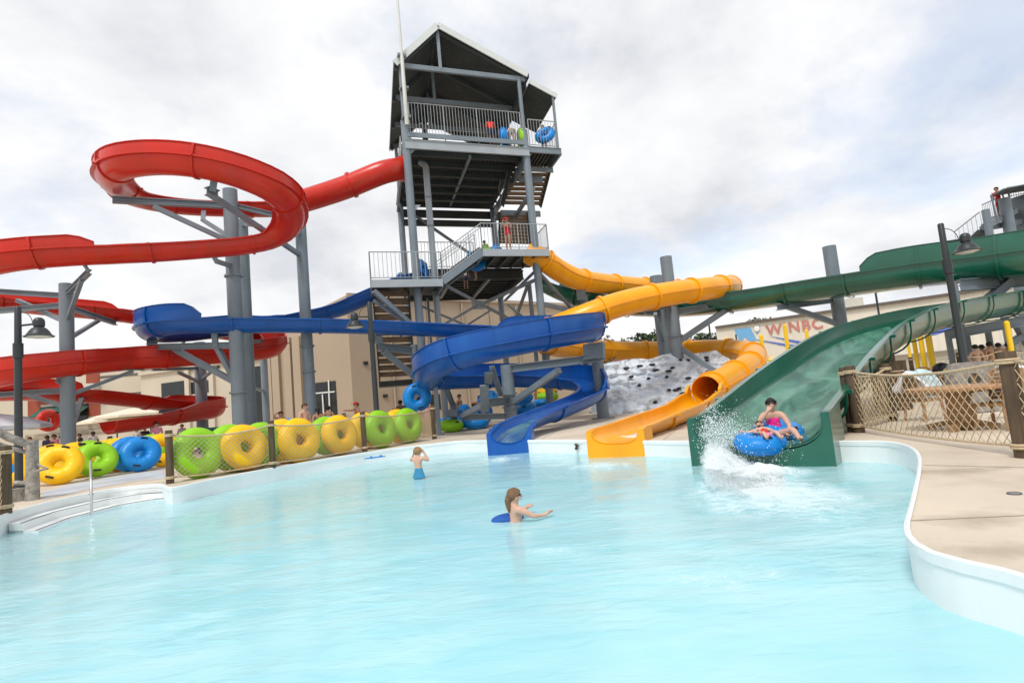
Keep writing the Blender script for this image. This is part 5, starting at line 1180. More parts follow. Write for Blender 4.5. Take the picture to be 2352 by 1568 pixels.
for x, d, c1, l, sk, hr_ in ((108, 27, 'c_navy', 'person with black hair in dark clothes left of the lone red slide column', 'skin_dark', 'hair_black'), (124, 26, 'c_pale', 'woman in a rose top beside the red standing tube, far left', 'skin_tan', 'hair_black'), (138, 28, 'c_white', 'person in white just left of the lone red slide column', 'skin_fair', 'hair_black'),
                              (212, 29, 'c_white', 'person in a white shirt sitting by the end of the red slide', 'skin_dark', 'hair_black'), (182, 28.5, 'c_black', 'person in black right of the lone red slide column', 'skin_tan', 'hair_black'), (68, 29, 'c_redshirt', 'shirtless man far left beside the street lamp base', 'skin_tan', 'hair_black'), (312, 28, 'c_white', 'person wrapped in a white towel behind the left rope fence', 'skin_fair', 'hair_brown'),
                              (330, 29, 'c_black', 'person in a black hat behind the left rope fence', 'skin_tan', 'hair_black'), (415, 30, 'c_white', 'person in a blue and white shirt by the lowest red bend', 'skin_fair', 'hair_brown')):
    person(stand(x, d), (rnd.uniform(-1, 1), -1, 0), rnd.uniform(1.42, 1.56), l, sk, hr_, (('shirt', c1), ('shorts', 'c_navy')), group=GP)
for x, d, l, hh in ((2258, 23.0, 'shirtless boy with elbow out, leftmost of the bare backed group at the far right', 1.72), (2273, 23.4, 'darker tanned boy close behind the boy with elbow out', 1.70), (2292, 23.0, 'broad bare backed man right of the two boys at the far right', 1.78), (2312, 24.0, 'shirtless man half hidden by the yellow pole at the far right', 1.72), (2334, 25.0, 'tanned man at the far right edge by the truss', 1.7)):
    person(stand(x, d), (0.2, 1, 0), hh, l, 'skin_tan' if x != 2258 else 'skin_fair', 'hair_black', (('shorts', 'c_grey'),), dict(elL=(-.19, -.02, .66), wrL=(-.09, .05, .58), haL=(-.07, .06, .56)) if x == 2258 else None, group='bare backed people behind the right rope fence')
# ---------------------------------------------------------------- buildings, trees, climbing wall, right-hand furniture
M['tan_wall'] = mat('tan_render_wall', (0.43, 0.345, 0.255), 0.85, 0.05, 0.3, 0.15, 40, dirt=(0.36, 0.29, 0.22), dscale=0.15, damt=0.4)
M['cream_wall'] = mat('cream_panel_wall', (0.56, 0.50, 0.40), 0.85, 0.05, 0.4)
M['grey_wall'] = mat('pale_grey_panel', (0.55, 0.53, 0.47), 0.85, 0.05, 0.4)
M['terracotta'] = mat('terracotta_wall', (0.30, 0.065, 0.035), 0.8, 0.15, 1.0)
M['stone'] = mat('rubble_stone_wall', (0.36, 0.30, 0.23), 0.9, 0.35, 3.0, 0.5, 6)
M['dark_glass'] = mat('dark_window_glass', (0.012, 0.016, 0.018), 0.12, 0.3, 1.0)
M['awning_green'] = mat('dark_green_awning', (0.015, 0.10, 0.075), 0.7)
M['canvas'] = mat('cream_canvas', (0.72, 0.64, 0.50), 0.8, 0.06, 2.0)
M['canvas_grey'] = mat('pale_grey_canvas', (0.62, 0.66, 0.70), 0.7)
M['corr'] = mat('cream_ribbed_cladding', (0.70, 0.66, 0.57), 0.7, 0.04, 0.4)
M['roof_edge'] = mat('brown_roof_flashing', (0.12, 0.10, 0.085), 0.6)
M['sign_blue'] = mat('pale_blue_sign', (0.16, 0.40, 0.68), 0.6, 0.06); M['sign_red'] = mat('faded_red_sign', (0.50, 0.19, 0.16), 0.7, 0.2, 1.5); M['sign_navy'] = mat('blue_stripe', (0.08, 0.14, 0.50), 0.6)
M['yellow_pole'] = mat('yellow_painted_pole', (0.85, 0.55, 0.01), 0.45, 0.06, 2.0)
M['wicker'] = mat('tan_woven_resin', (0.33, 0.185, 0.085), 0.65, 0.25, 8.0, 0.35, 40, stretch=(1, 1, 5))
M['wood_table'] = mat('orange_brown_boards', (0.40, 0.21, 0.10), 0.6, 0.22, 4.0, 0.15, 20, stretch=(1, 6, 1))
M['leaf'] = mat('dark_oak_leaf', (0.035, 0.065, 0.018), 0.7, 0.45, 0.6); M['bark'] = mat('bark', (0.08, 0.06, 0.045), 0.9, 0.3, 4.0)
M['hold'] = mat('black_climbing_hold', (0.02, 0.02, 0.025), 0.6)
M['towel_w'] = mat('white_towel', (0.74, 0.74, 0.78), 0.95, 0.08, 6.0, 0.4, 30); M['towel_b'] = mat('pale_blue_striped_towel', (0.45, 0.60, 0.66), 0.95, 0.35, 5.0, 0.4, 30, stretch=(4, 1, 1))
M['grey_stone'] = mat('grey_carved_stone', (0.27, 0.25, 0.23), 0.9, 0.35, 6.0, 0.6, 25)
def wall_block(name, label, cat, x0, d0, x1, d1, ztop, depth, mt, z0=0.0):
    """a straight building between two picture columns, running back by depth"""
    a, b = ground(x0, 940, d0), ground(x1, 940, d1); nrm = V((-(b - a).y, (b - a).x, 0)).normalized()
    root = thing(name, a.lerp(b, .5), label, cat)
    mb = MB(); mb.slab([a, b, b + nrm * depth, a + nrm * depth], z0, ztop); mb.build('wall', mt, root, fix=True)
    return root, a, b, nrm
def on_wall(a, b, x, y):
    """point of the wall plane a-b seen at picture position x, y"""
    n_ = (b - a).cross(dz).normalized(); r = ray(x, y); return CAM + r * ((a - CAM).dot(n_) / r.dot(n_))
def rect_on(root, a, b, nrm, x0, y0, x1, y1, name, mt, out=0.03, th=0.05, parent=None):
    p, q = on_wall(a, b, x0, y1), on_wall(a, b, x1, y0); u = (b - a).normalized()
    u0, u1 = (p - a).dot(u), (q - a).dot(u); z0, z1 = p.z, q.z
    mb = MB(); c = [a + u * u0, a + u * u1]
    o = -nrm * out
    pts_ = [V((c[0].x, c[0].y, z0)) + o, V((c[1].x, c[1].y, z0)) + o, V((c[1].x, c[1].y, z1)) + o, V((c[0].x, c[0].y, z1)) + o]
    mb.plate(pts_, th, -nrm); return mb.build(name, mt, parent or root, fix=True), pts_
# the tall tan hall behind the tower
hall, a, b, nrm = wall_block('tan_building', 'big plain tan hall behind the tower with a glass door', 'building', 812, 41, 1345, 56, 9.9, 30, 'tan_wall')
mb = MB(); mb.bar(V((a.x, a.y, 9.9)) - nrm * .06, V((b.x, b.y, 9.9)) - nrm * .06, 0.3, 0.28); mb.build('roof_edge', 'tan_wall', hall)
for x in (905, 1075, 1200):
    p = on_wall(a, b, x, 900) - nrm * .12; mb = MB(); mb.tube([V((p.x, p.y, .1)), V((p.x, p.y, 9.6))], .08, 8); mb.build('downspout', 'tan_wall', hall, 60)
for x, y in ((835, 830), (880, 905), (1110, 860)): rect_on(hall, a, b, nrm, x, y, x + 9, y + 8, 'wall_light', 'lamp_metal', .12, .12)
for x in (860, 985, 1130, 1260): 
    p = on_wall(a, b, x, 800) - nrm * .02; mb = MB(); mb.bar(V((p.x, p.y, .5)), V((p.x, p.y, 9.8)), .03, .03); mb.build('panel_joint', 'roof_edge', hall)
rect_on(hall, a, b, nrm, 930, 905, 1010, 948, 'doorway', 'dark_glass', 0.04)
low, a, b, nrm = wall_block('tan_building', 'lower tan wing with vertical pilasters left of the hall', 'building', 613, 44, 814, 41.2, 7.4, 25, 'tan_wall')
for x in (622, 640, 668, 690):
    p = on_wall(a, b, x, 900); mb = MB(); mb.box(V((p.x, p.y, 3.7)) - nrm * 0.1, (0.7, 0.35, 7.4), Matrix.Rotation(math.atan2((b - a).y, (b - a).x), 3, 'Z')); mb.build('pilaster', 'tan_wall', low)
fr_, pts_ = rect_on(low, a, b, nrm, 724, 874, 771, 958, 'glazed_door', 'dark_glass', 0.04)
for s0_, s1_ in (((724, 903), (771, 899)), ((757, 872), (760, 955)), ((743, 905), (746, 955))):
    p, q = on_wall(a, b, *s0_) - nrm * .1, on_wall(a, b, *s1_) - nrm * .1; mb = MB(); mb.bar(p, q, 0.09, 0.09); mb.build('frame_bar', 'white_paint', fr_)
mid, a, b, nrm = wall_block('cream_building', 'cream building with big dark windows behind the lowest red loop', 'building', 325, 50, 614, 45, 6.3, 20, 'cream_wall')
for x0, y0, x1, y1 in ((372, 873, 428, 922), (440, 872, 484, 905), (372, 838, 430, 850), (440, 833, 486, 850), (572, 838, 612, 985)):
    f_, pts_ = rect_on(mid, a, b, nrm, x0, y0, x1, y1, 'window', 'dark_glass', 0.03)
for x in (434, 490, 560):
    mb = MB(); p = on_wall(a, b, x, 880); mb.box(V((p.x, p.y, 3.1)) - nrm * .12, (0.5, 0.25, 6.2), Matrix.Rotation(math.atan2((b - a).y, (b - a).x), 3, 'Z')); mb.build('pilaster', 'cream_wall', mid)
mb = MB(); mb.bar(V((a.x, a.y, 6.35)) - nrm * .1, V((b.x, b.y, 6.35)) - nrm * .1, 0.3, 0.3); mb.build('roof_edge', 'cream_wall', mid)
cafe, a, b, nrm = wall_block('snack_bar', 'long cream snack bar with terracotta panels and a green awning, far left', 'building', -60, 50, 326, 50.5, 7.9, 15, 'cream_wall')
for x0, y0, x1, y1, nm, mt_ in ((65, 862, 92, 985, 'panel', 'terracotta'), (200, 800, 228, 960, 'panel', 'terracotta'), (92, 925, 205, 985, 'serving_hatch', 'dark_glass'), (92, 905, 150, 930, 'panel', 'terracotta'), (60, 975, 330, 1010, 'base_course', 'stone'), (205, 945, 330, 985, 'base_course', 'stone'), (228, 860, 330, 864, 'panel_joint', 'roof_edge'), (228, 905, 330, 908, 'panel_joint', 'roof_edge')):
    rect_on(cafe, a, b, nrm, x0, y0, x1, y1, nm, mt_, 0.05 if nm != 'base_course' else 0.09)
p, q = on_wall(a, b, 100, 938) - nrm * 0.1, on_wall(a, b, 205, 934) - nrm * 0.1
mb = MB(); mb.plate([p, q, q - nrm * 1.6 - dz * 0.75, p - nrm * 1.6 - dz * 0.75], 0.05); mb.build('awning', 'awning_green', cafe)
p, q = on_wall(a, b, 78, 903) - nrm * .06, on_wall(a, b, 200, 880) - nrm * .06
mb = MB(); mb.bar(on_wall(a, b, 78, 895) - nrm * .4, on_wall(a, b, 230, 888) - nrm * .4, 0.9, 0.6); mb.build('cornice', 'grey_wall', cafe)
# umbrellas on the left
def parasol(x, y, d, R_, H_, mt_, label):
    g = ground(x, y, d); rt = thing('parasol', g, label, 'parasol', 'parasols by the snack bar')
    mb = MB(); mb.tube([g, g + dz * (H_ + .1)], 0.045, 8); mb.build('pole', 'lamp_metal', rt, 40)
    mb = MB(); n_ = 8; vs = []; fs = []
    for r_, z_ in ((0.02, H_ + .55), (R_ * .5, H_ + .36), (R_, H_), (R_, H_ - 0.14)): vs += [g + V((r_ * math.cos(2 * PI * k / n_), r_ * math.sin(2 * PI * k / n_), z_)) for k in range(n_)]
    for j in range(3): fs += [(j * n_ + k, j * n_ + (k + 1) % n_, (j + 1) * n_ + (k + 1) % n_, (j + 1) * n_ + k) for k in range(n_)]
    mb.add(vs, fs); mb.build('canopy', mt_, rt)
parasol(345, 945, 36, 2.9, 2.35, 'canvas', 'big cream parasol behind the lowest red slide run')
parasol(268, 950, 38, 2.2, 2.2, 'canvas', 'smaller cream parasol left of the big one by the snack bar')
parasol(-8, 950, 22, 1.7, 1.95, 'canvas_grey', 'pale grey canopy at the left picture edge beside the street lamp')
# tables with clutter behind the left fence
for i, (x, d, l) in enumerate(((75, 27, 'low dark lounge table at the far left crowd'), (205, 27.5, 'low table with white cloth behind the left rope fence'), (262, 28.5, 'low dark table behind the blue tube pair'), (385, 29, 'low table beside the woman in pale pink'), (440, 30, 'low table below the lowest red bend'))):
    g = ground(x, 980, d); rt = thing('low_table', g, l, 'table', 'tables in the left crowd'); mb = MB(); mb.lathe([(0.55, 0.68), (0.55, 0.72)], g, 16); mb.build('table_top', ('wicker', 'white_paint')[i % 2], rt, 40); mb = MB(); mb.tube([g, g + dz * .68], .05, 8); mb.build('leg', 'lamp_metal', rt)
tpx('red', 112, 965, 27.2, (0.95, -0.2, 0.1), 'red tube standing upright in the left crowd', 'tubes in the left crowd', 0.3, False, 0.95)
bn = thing('trash_bin', ground(493, 965, 26.5), 'square dark green bin in front of the lowest red bend', 'bin')
g = bn.location.copy(); mb = MB(); mb.box(g + dz * .55, (1.15, 0.8, 1.1)); mb.build('body', 'awning_green', bn); mb = MB(); mb.box(g + dz * 1.13, (1.22, 0.88, 0.08)); mb.build('lid', 'awning_green', bn)
# far right warehouse with the lettering
wh, a, b, nrm = wall_block('warehouse', 'long cream ribbed warehouse with a blue W logo and red lettering', 'building', 1668, 60, 2420, 45.5, 6.65, 25, 'corr')
u = (b - a).normalized(); Lw = (b - a).length
mb = MB(); mb.bar(V((a.x, a.y, 6.7)) - nrm * .12, V((b.x, b.y, 6.7)) - nrm * .12, 0.3, 0.26); mb.build('roof_edge', 'roof_edge', wh)
mb = MB()
for k in range(int(Lw / 0.6)): p = a + u * (k * 0.6 + .3); mb.box(V((p.x, p.y, 3.3)) - nrm * 0.02, (0.1, 0.06, 6.5), Matrix.Rotation(math.atan2(u.y, u.x), 3, 'Z'))
mb.build('cladding_ribs', 'corr', wh)
def wpoly(pts2, name, mt_, out=0.07):
    ps = [on_wall(a, b, x, y) - nrm * out for x, y in pts2]; mb = MB(); mb.plate(ps, 0.03, -nrm); return mb.build(name, mt_, wh, fix=True)
z2 = lambda x, y: ((2080 + x / 5.6) / 1.2755, (860 + y / 5.6) / 1.2755)
wpoly([z2(400, 585), z2(590, 560), z2(545, 790), z2(495, 800)], 'logo_stroke', 'sign_blue'); wpoly([z2(590, 560), z2(660, 552), z2(770, 765), z2(650, 778), z2(560, 700)], 'logo_stroke', 'sign_blue', 0.075)
wpoly([z2(705, 555), z2(830, 540), z2(780, 670)], 'logo_stroke', 'sign_blue')
mb = MB(); c = on_wall(a, b, *z2(772, 578)) - nrm * .12; mb.ball(c, (0.30, 0.05, 0.30), 14, 8, Matrix.Rotation(math.atan2(u.y, u.x), 3, 'Z')); mb.build('logo_dot', 'white_paint', wh, 180)
wpoly([z2(650, 735), z2(1150, 810), z2(1450, 850), z2(1250, 862)], 'stripe', 'sign_navy'); wpoly([z2(980, 695), z2(1240, 740), z2(1540, 790), z2(1500, 835)], 'stripe', 'sign_navy')
def text3d(s, org, ux, uz, size, mt_, parent, name='lettering', bold=0.012):
    cu = bpy.data.curves.new(name, 'FONT'); cu.body = s; cu.size = size; cu.extrude = 0.012; cu.offset = bold; cu.space_character = 1.15
    ob = bpy.data.objects.new('tmp', cu); COL.objects.link(ob); dg = bpy.context.evaluated_depsgraph_get(); dg.update()
    me = bpy.data.meshes.new_from_object(ob.evaluated_get(dg)); bpy.data.objects.remove(ob)
    me.name = name; uy = uz.cross(ux).normalized() if False else ux.cross(uz)
    o_ = V((0, 0, 0)); q = parent
    while q is not None: o_ += q.location; q = q.parent
    for v in me.vertices:
        c_ = v.co.copy(); v.co = org + ux * c_.x + uz * c_.y + uy * c_.z - o_
    me.materials.clear(); me.materials.append(M[mt_]); ob = bpy.data.objects.new(name, me); COL.objects.link(ob); ob.parent = parent; return ob
t0_ = on_wall(a, b, *z2(935, 680)) - nrm * 0.08
text3d('WINBC', t0_, u, dz, 1.42, 'sign_red', wh, bold=0.035)
# small roof unit
mb = MB(); p = on_wall(a, b, 1945, 690) + nrm * 2; mb.box(V((p.x, p.y, 7.2)), (2.0, 1.5, 1.2)); mb.build('roof_unit', 'grey_wall', wh)
# white shed wall between rock wall and warehouse, and pale terraces
def yellow_pole(x, y0, y1, d, label, r=0.09, lean=0):
    t = P(x, y0, d); g = V((t.x, t.y, 0 if y1 is None else max(0, P(x, y1, d).z)))
    rt = thing('yellow_pole', g, label, 'pole', 'yellow poles of the play area'); mb = MB(); mb.tube([g, V((t.x, t.y, t.z))], r, 12); mb.build('pole', 'yellow_pole', rt, 40)
    mb = MB(); mb.ball(V((t.x, t.y, t.z)), r * 1.05, 10, 6); mb.build('cap', 'yellow_pole', rt, 180)
for x, y, d, l, r_ in ((1802, 748, 42, 'tall yellow pole in front of the red lettering', .14), (1852, 760, 43, 'yellow pole beside the upper edge of the green slide', .13), (1748, 772, 44, 'yellow pole below the blue W logo', .14), (1668, 778, 45, 'short yellow pole rising behind the yellow tube bend', .14), (1733, 800, 40, 'thin yellow pole right of the yellow tube bend', .09), (1334, 820, 44, 'thin yellow pole behind the right bend of the blue coil', .1), (2098, 775, 27, 'thin yellow pole, leftmost of the three behind the furniture', .095), (2113, 770, 25, 'middle yellow pole of the three behind the furniture', .10), (2128, 748, 24, 'thickest yellow pole of the three behind the furniture', .12), (2312, 742, 20, 'yellow pole in front of the bare backed men', .085), (2005, 800, 32, 'yellow pole peeping out under the green slide', .1)):
    yellow_pole(x, y, None, d, l, r_)
rt = thing('play_structure', ground(1780, 820, 41), 'yellow horizontal pipes and pale beams of the play area', 'play structure')
mb = MB(); mb.tube([P(1735, 828, 41), P(1805, 826, 41), P(1850, 818, 42)], .09, 8); mb.build('pipe', 'yellow_pole', rt, 60)
mb = MB(); mb.tube([P(1738, 821, 44), P(1830, 822, 43)], .07, 8); mb.build('pipe', 'yellow_pole', rt, 60)
mb = MB(); mb.tube([P(1375, 818, 38), P(1500, 832, 38)], .09, 8); mb.build('pipe', 'yellow_pole', rt, 60)
mb = MB(); mb.bar(P(1740, 838, 43), P(1840, 830, 42), 0.3, 0.9); mb.build('beam', 'white_paint', rt)
pt = thing('pink_float', ground(1432, 822, 40), 'bright pink float behind the climbing wall', 'float'); c = P(1436, 824, 40); mb = MB(); mb.ball(c, (0.9, 0.6, 0.38), 16, 10); mb.build('float_body', 'c_pink', pt, 180); mb = MB(); mb.tube([V((c.x, c.y, 0)), c], .05, 8); mb.build('stem', 'white_paint', pt)
ps = thing('terrace', ground(2120, 860, 36), 'long pale terrace wall behind the brown furniture', 'wall'); a_, b_ = ground(1990, 860, 38), ground(2460, 830, 31)
mb = MB(); mb.slab([a_, b_, b_ + V((1, 6, 0)), a_ + V((1, 6, 0))], 0, 1.7); mb.build('wall', 'grey_wall', ps, fix=True); mb = MB(); mb.bar(a_ + dz * 1.75, b_ + dz * 1.75, .5, .1); mb.build('coping', 'white_paint', ps)
ys = thing('yellow_slide', ground(2060, 780, 40), 'low yellow and pink play slide under the lower green slide', 'slide'); mb = MB(); mb.tube([P(2050, 776, 36), P(2085, 770, 35), P(2120, 768, 34)], .22, 10); mb.build('chute', 'yellow_pole', ys, 60); mb = MB(); mb.tube([P(2085, 785, 35), V((P(2085, 785, 35).x, P(2085, 785, 35).y, 0))], .08, 8); mb.build('leg', 'yellow_pole', ys)
sh = thing('shade_sail', ground(2120, 760, 30), 'blue and white striped shade sail under the lower green slide', 'shade sail'); 
mb = MB(); mb.plate([P(2068, 768, 30), P(2110, 754, 30), P(2200, 752, 31), P(2150, 768, 29)], 0.03); mb.build('sail', 'sign_navy', sh); mb = MB(); mb.plate([P(2072, 772, 29.7), P(2106, 769, 29.7), P(2150, 770, 29.2), P(2108, 775, 29)], 0.03); mb.build('sail_border', 'white_paint', sh); mb = MB(); mb.tube([V((P(2110, 754, 30).x, P(2110, 754, 30).y, 0)), P(2110, 754, 30)], .06, 8); mb.build('mast', 'steel', sh)
# distant lamp masts
for i, (x, y, d, l) in enumerate(((1627, 735, 46, 'distant black flood lamp mast left of the warehouse'), (1690, 768, 48, 'distant black flood lamp mast before the blue W logo'), (2006, 640, 40, 'thin black mast behind the middle of the green slides'), (2044, 770, 30, 'dark mast behind the log bollards'))):
    t = P(x, y, d); g = V((t.x, t.y, 0)); rt = thing('lamp_mast', g, l, 'lamp mast', 'distant lamp masts'); mb = MB(); mb.tube([g, t], .07, 8); mb.build('pole', 'lamp_metal', rt)
    if i < 2:
        q = g.lerp(t, 0.72); mb = MB(); mb.box(q + V((-.25, 0, 0)), (.5, .35, .45)); mb.build('flood_lamp', 'lamp_metal', rt)
# ---------------------------------------------------------------- climbing rock wall
rw = thing('climbing_wall', ground(1520, 880, 31), 'bluish white faceted rock climbing wall with black holds behind the yellow trough', 'climbing wall')
mt, nt3, bs3 = new_mat('marbled_rock'); N3 = nt3.nodes; L3 = nt3.links
n3 = N3.new('ShaderNodeTexNoise'); n3.inputs['Scale'].default_value = 1.6; n3.inputs['Detail'].default_value = 10; n3.inputs['Roughness'].default_value = .7; n3.inputs['Distortion'].default_value = 1.5
tc3 = N3.new('ShaderNodeTexCoord'); mp3 = N3.new('ShaderNodeMapping'); mp3.inputs['Scale'].default_value = (0.7, 0.7, 2.2); L3.new(tc3.outputs['Object'], mp3.inputs['Vector']); L3.new(mp3.outputs['Vector'], n3.inputs['Vector'])
r3 = N3.new('ShaderNodeValToRGB'); e3 = r3.color_ramp.elements; e3[0].position = .32; e3[0].color = (.42, .49, .58, 1); e3[1].position = .68; e3[1].color = (.80, .83, .87, 1); qq = e3.new(.5); qq.color = (.62, .69, .77, 1)
L3.new(n3.outputs['Fac'], r3.inputs['Fac']); L3.new(r3.outputs['Color'], bs3.inputs['Base Color']); bs3.inputs['Roughness'].default_value = .5
A_, B_ = ground(1372, 945, 28.5), ground(1690, 900, 29.5); ub = (B_ - A_); Lr = ub.length; ub.normalize(); nb = V((ub.y, -ub.x, 0))
def rock(u_, v_):
    H = 2.7 + 0.25 * noise.noise(V((u_ * 6, 0, 2))) - 0.9 * max(0, 0.25 - u_) - 0.8 * max(0, u_ - 0.9) * 5
    x = u_ * Lr; zq = v_ * H; q = V((x * .9, zq * 1.0, 1.7))
    vo = noise.voronoi(V((q.x * .75 + .3 * noise.noise(q * 1.5), q.y * 1.5, 2.2)))[0]; vo2 = noise.voronoi(V((q.x * 2.1, q.y * 3.4, 5.1)))[0]
    off = 0.5 * min(.55, vo[1] - vo[0]) + 0.22 * min(.5, vo2[1] - vo2[0]) - 0.10 * round(zq * 2.2 + .8 * noise.noise(q * .9)) % 2 * .5 + 0.42 * noise.noise(q) + 0.22 * noise.noise(q * 2.7) + 0.10 * noise.noise(q * 6) + 0.3 * math.sin(x * 1.1 + zq) * .5
    return A_ + ub * x + nb * (off + 1.1 * (1 - v_)) + dz * zq
mb = MB(); mb.grid(rock, 110, 44)
def rockback(u_, v_): p = rock(u_, 1); return V((p.x, p.y, 0)).lerp(p, v_) - nb * (0.9 * 1)
mb.grid(rockback, 40, 2); 
def rocktop(u_, v_): p = rock(u_, 1); return p.lerp(p - nb * .9, v_)
mb.grid(rocktop, 110, 2); mb.build('rock_face', mt, rw, 14)
for i in range(30):
    u_, v_ = rnd.uniform(.04, .96), rnd.uniform(.08, .92); p = rock(u_, v_); mb = MB(); mb.ball(p + nb * .06, (rnd.uniform(.10, .20), .12, .07), 8, 6, Matrix.Rotation(math.atan2(ub.y, ub.x), 3, 'Z')); mb.build('climbing_hold', 'hold', rw, 180)
# ---------------------------------------------------------------- far tower at the right edge
ft = thing('slide_tower', ground(2330, 700, 31), 'second grey slide tower with a round tank and canopy at the right edge', 'slide tower')
def fpart(name, mb, mt_='steel', sm=40): return mb.build(name, mt_, ft, sm)
def vpole(x, y0, d, r, y1=None, name='column'):
    t = P(x, y0, d); mb = MB(); mb.tube([V((t.x, t.y, 0 if y1 is None else P(x, y1, d).z)), t], r, 14); fpart(name, mb)
vpole(2263, 482, 30, .18); vpole(2306, 456, 31, .28); vpole(2190, 640, 31, .15)
t = P(2375, 452, 33); bt = P(2375, 560, 33); mb = MB(); mb.tube([V((t.x, t.y, bt.z)), V((t.x, t.y, t.z))], 1.45, 28); fpart('tank', mb, 'steel')
mb = MB(); mb.tube([V((t.x, t.y, 0)), V((t.x, t.y, bt.z))], 0.4, 16); fpart('column', mb)
for p0, p1, w_ in (((2262, 520, 30), (2330, 485, 32), .3), ((2258, 525, 30.5), (2400, 500, 34), .3)): mb = MB(); mb.bar(P(*p0), P(*p1), .3, w_); fpart('deck_beam', mb, 'steel', None)
mb = MB(); mb.plate([P(2262, 515, 30), P(2330, 482, 32), P(2345, 478, 36), P(2270, 500, 34)], .08); fpart('deck', mb, 'steel_shaded', None)
mb = MB(); mb.plate([P(2275, 448, 30), P(2305, 433, 30), P(2420, 410, 31), P(2420, 426, 34), P(2300, 446, 34)], .08); fpart('canopy', mb, 'steel_shaded', None)
for x0, y0, x1, y1, d in ((2276, 448, 2292, 512, 30), (2315, 436, 2322, 470, 31)): mb = MB(); mb.tube([P(x1, y1, d), P(x0, y0, d)], .05, 6); fpart('canopy_post', mb)
def frail(p, q, h, st=.25):
    mb = MB(); n_ = max(2, int((q - p).length / st)); mb.tube([p + dz * h, q + dz * h], .03, 6); mb.tube([p + dz * .1, q + dz * .1], .025, 5)
    for i in range(n_ + 1): c_ = p.lerp(q, i / n_); mb.tube([c_, c_ + dz * h], .016, 4)
    fpart('railing', mb, 'rail')
frail(P(2264, 518, 30), P(2300, 500, 31.5), 1.15); frail(P(2200, 575, 32), P(2258, 532, 30.5), 1.1); frail(P(2318, 455, 31), P(2420, 436, 33), .6)
mb = MB(); mb.bar(P(2204, 585, 32), P(2262, 530, 30.5), .8, .2); fpart('stair', mb, 'steel_shaded', None)
for p0, p1, w_ in (((2205, 655, 23.6), (2400, 640, 24.5), .5), ((2205, 640, 24), (2290, 640, 24), .6), ((2178, 768, 24), (2400, 728, 23), .42)): mb = MB(); mb.ibeam(P(*p0), P(*p1), .3, w_); fpart('cross_beam', mb, 'steel', None)
for p0, p1, w_ in (((2215, 735, 23.5), (2320, 645, 24), .34), ((2255, 650, 24), (2290, 600, 25), .3), ((2310, 690, 23.8), (2400, 730, 24), .3), ((2280, 655, 24.2), (2285, 600, 25), .2), ((2300, 610, 25), (2400, 660, 25), .3), ((2318, 790, 24), (2400, 740, 24), .26), ((2330, 735, 24), (2360, 790, 24), .24)): mb = MB(); mb.bar(P(*p0), P(*p1), w_, w_); fpart('brace', mb, 'steel', None)
for x, y0, d in ((2176, 760, 26), (2218, 755, 26.5), (2268, 755, 25.6)): 
    vpole(x, y0, d, .13); t = P(x, y0, d); mb = MB(); mb.lathe([(.45, 0.02), (.42, .05), (.16, .55), (.14, .6)], V((t.x, t.y, 0)), 14); fpart('column_footing', mb, 'grey_wall')
person(P(2300, 497, 31.2), (-1, -.4, 0), 1.7, 'lifeguard in red leaning on the far right tower', 'skin_tan', 'hair_black', (('shirt', 'c_red'), ('shorts', 'c_red')))
frail(on(P(2325, 760, 25), 0), on(P(2400, 770, 24), 0), 1.7, .16)
# ---------------------------------------------------------------- brown furniture on the right deck
def chair_proto():
    root = thing('patio_chair', (0, 0, 0), 'x', 'chair')
    mb = MB(); mb.box((0, 0, .43), (.50, .48, .045)); mb.build('seat', 'wicker', root)
    br = MB()
    for k in range(7): br.box((0, -.245 - .018 * k, .52 + .065 * k), (.46, .022, .052), Matrix.Rotation(-.24, 3, 'X'))
    for s in (-1, 1): br.bar((s * .235, -.235, .43), (s * .235, -.38, .98), .045, .04)
    br.tube([(-.235, -.38, .97), (-.12, -.395, 1.02), (.12, -.395, 1.02), (.235, -.38, .97)], .028, 8); br.build('backrest', 'wicker', root)
    for s in (-1, 1):
        mb = MB(); mb.tube([(s * .255, -.26, .66), (s * .265, .05, .67), (s * .26, .22, .64), (s * .25, .24, .43)], .025, 8); mb.build('armrest', 'wicker', root, 60)
        for yy in (-.22, .21): mb = MB(); mb.bar((s * .225, yy, .41), (s * .25, yy * 1.15, 0), .05, .05); mb.build('leg', 'wicker', root)
    return root
ch0 = chair_proto()
for i, (x, y, rz, l) in enumerate(((2300, 985, 1.9, 'brown patio chair right of the near table, by the thick log post'), (2127, 965, -1.4, 'brown patio chair under the striped towels'), (2155, 915, 3.3, 'brown patio chair with a tall square back at the second table'), (2105, 905, -1.7, 'brown slat back chair left of the second table'), (2085, 868, 0.4, 'small tan chair far behind beside the thin posts'), (2250, 925, 2.6, 'brown chair behind the carved grey stone'), (2195, 900, 2.2, 'brown chair beside the right street lamp base'), (2330, 912, 2.8, 'brown chair half hidden by the thick log post'), (2060, 915, -0.6, 'brown chair behind the tan board panel'))):
    o = ch0 if i == 0 else copy_tree(ch0); o.location = G(x, y); o.rotation_euler.z = rz; tag(o, l, 'chair', 'brown patio chairs', 'thing')
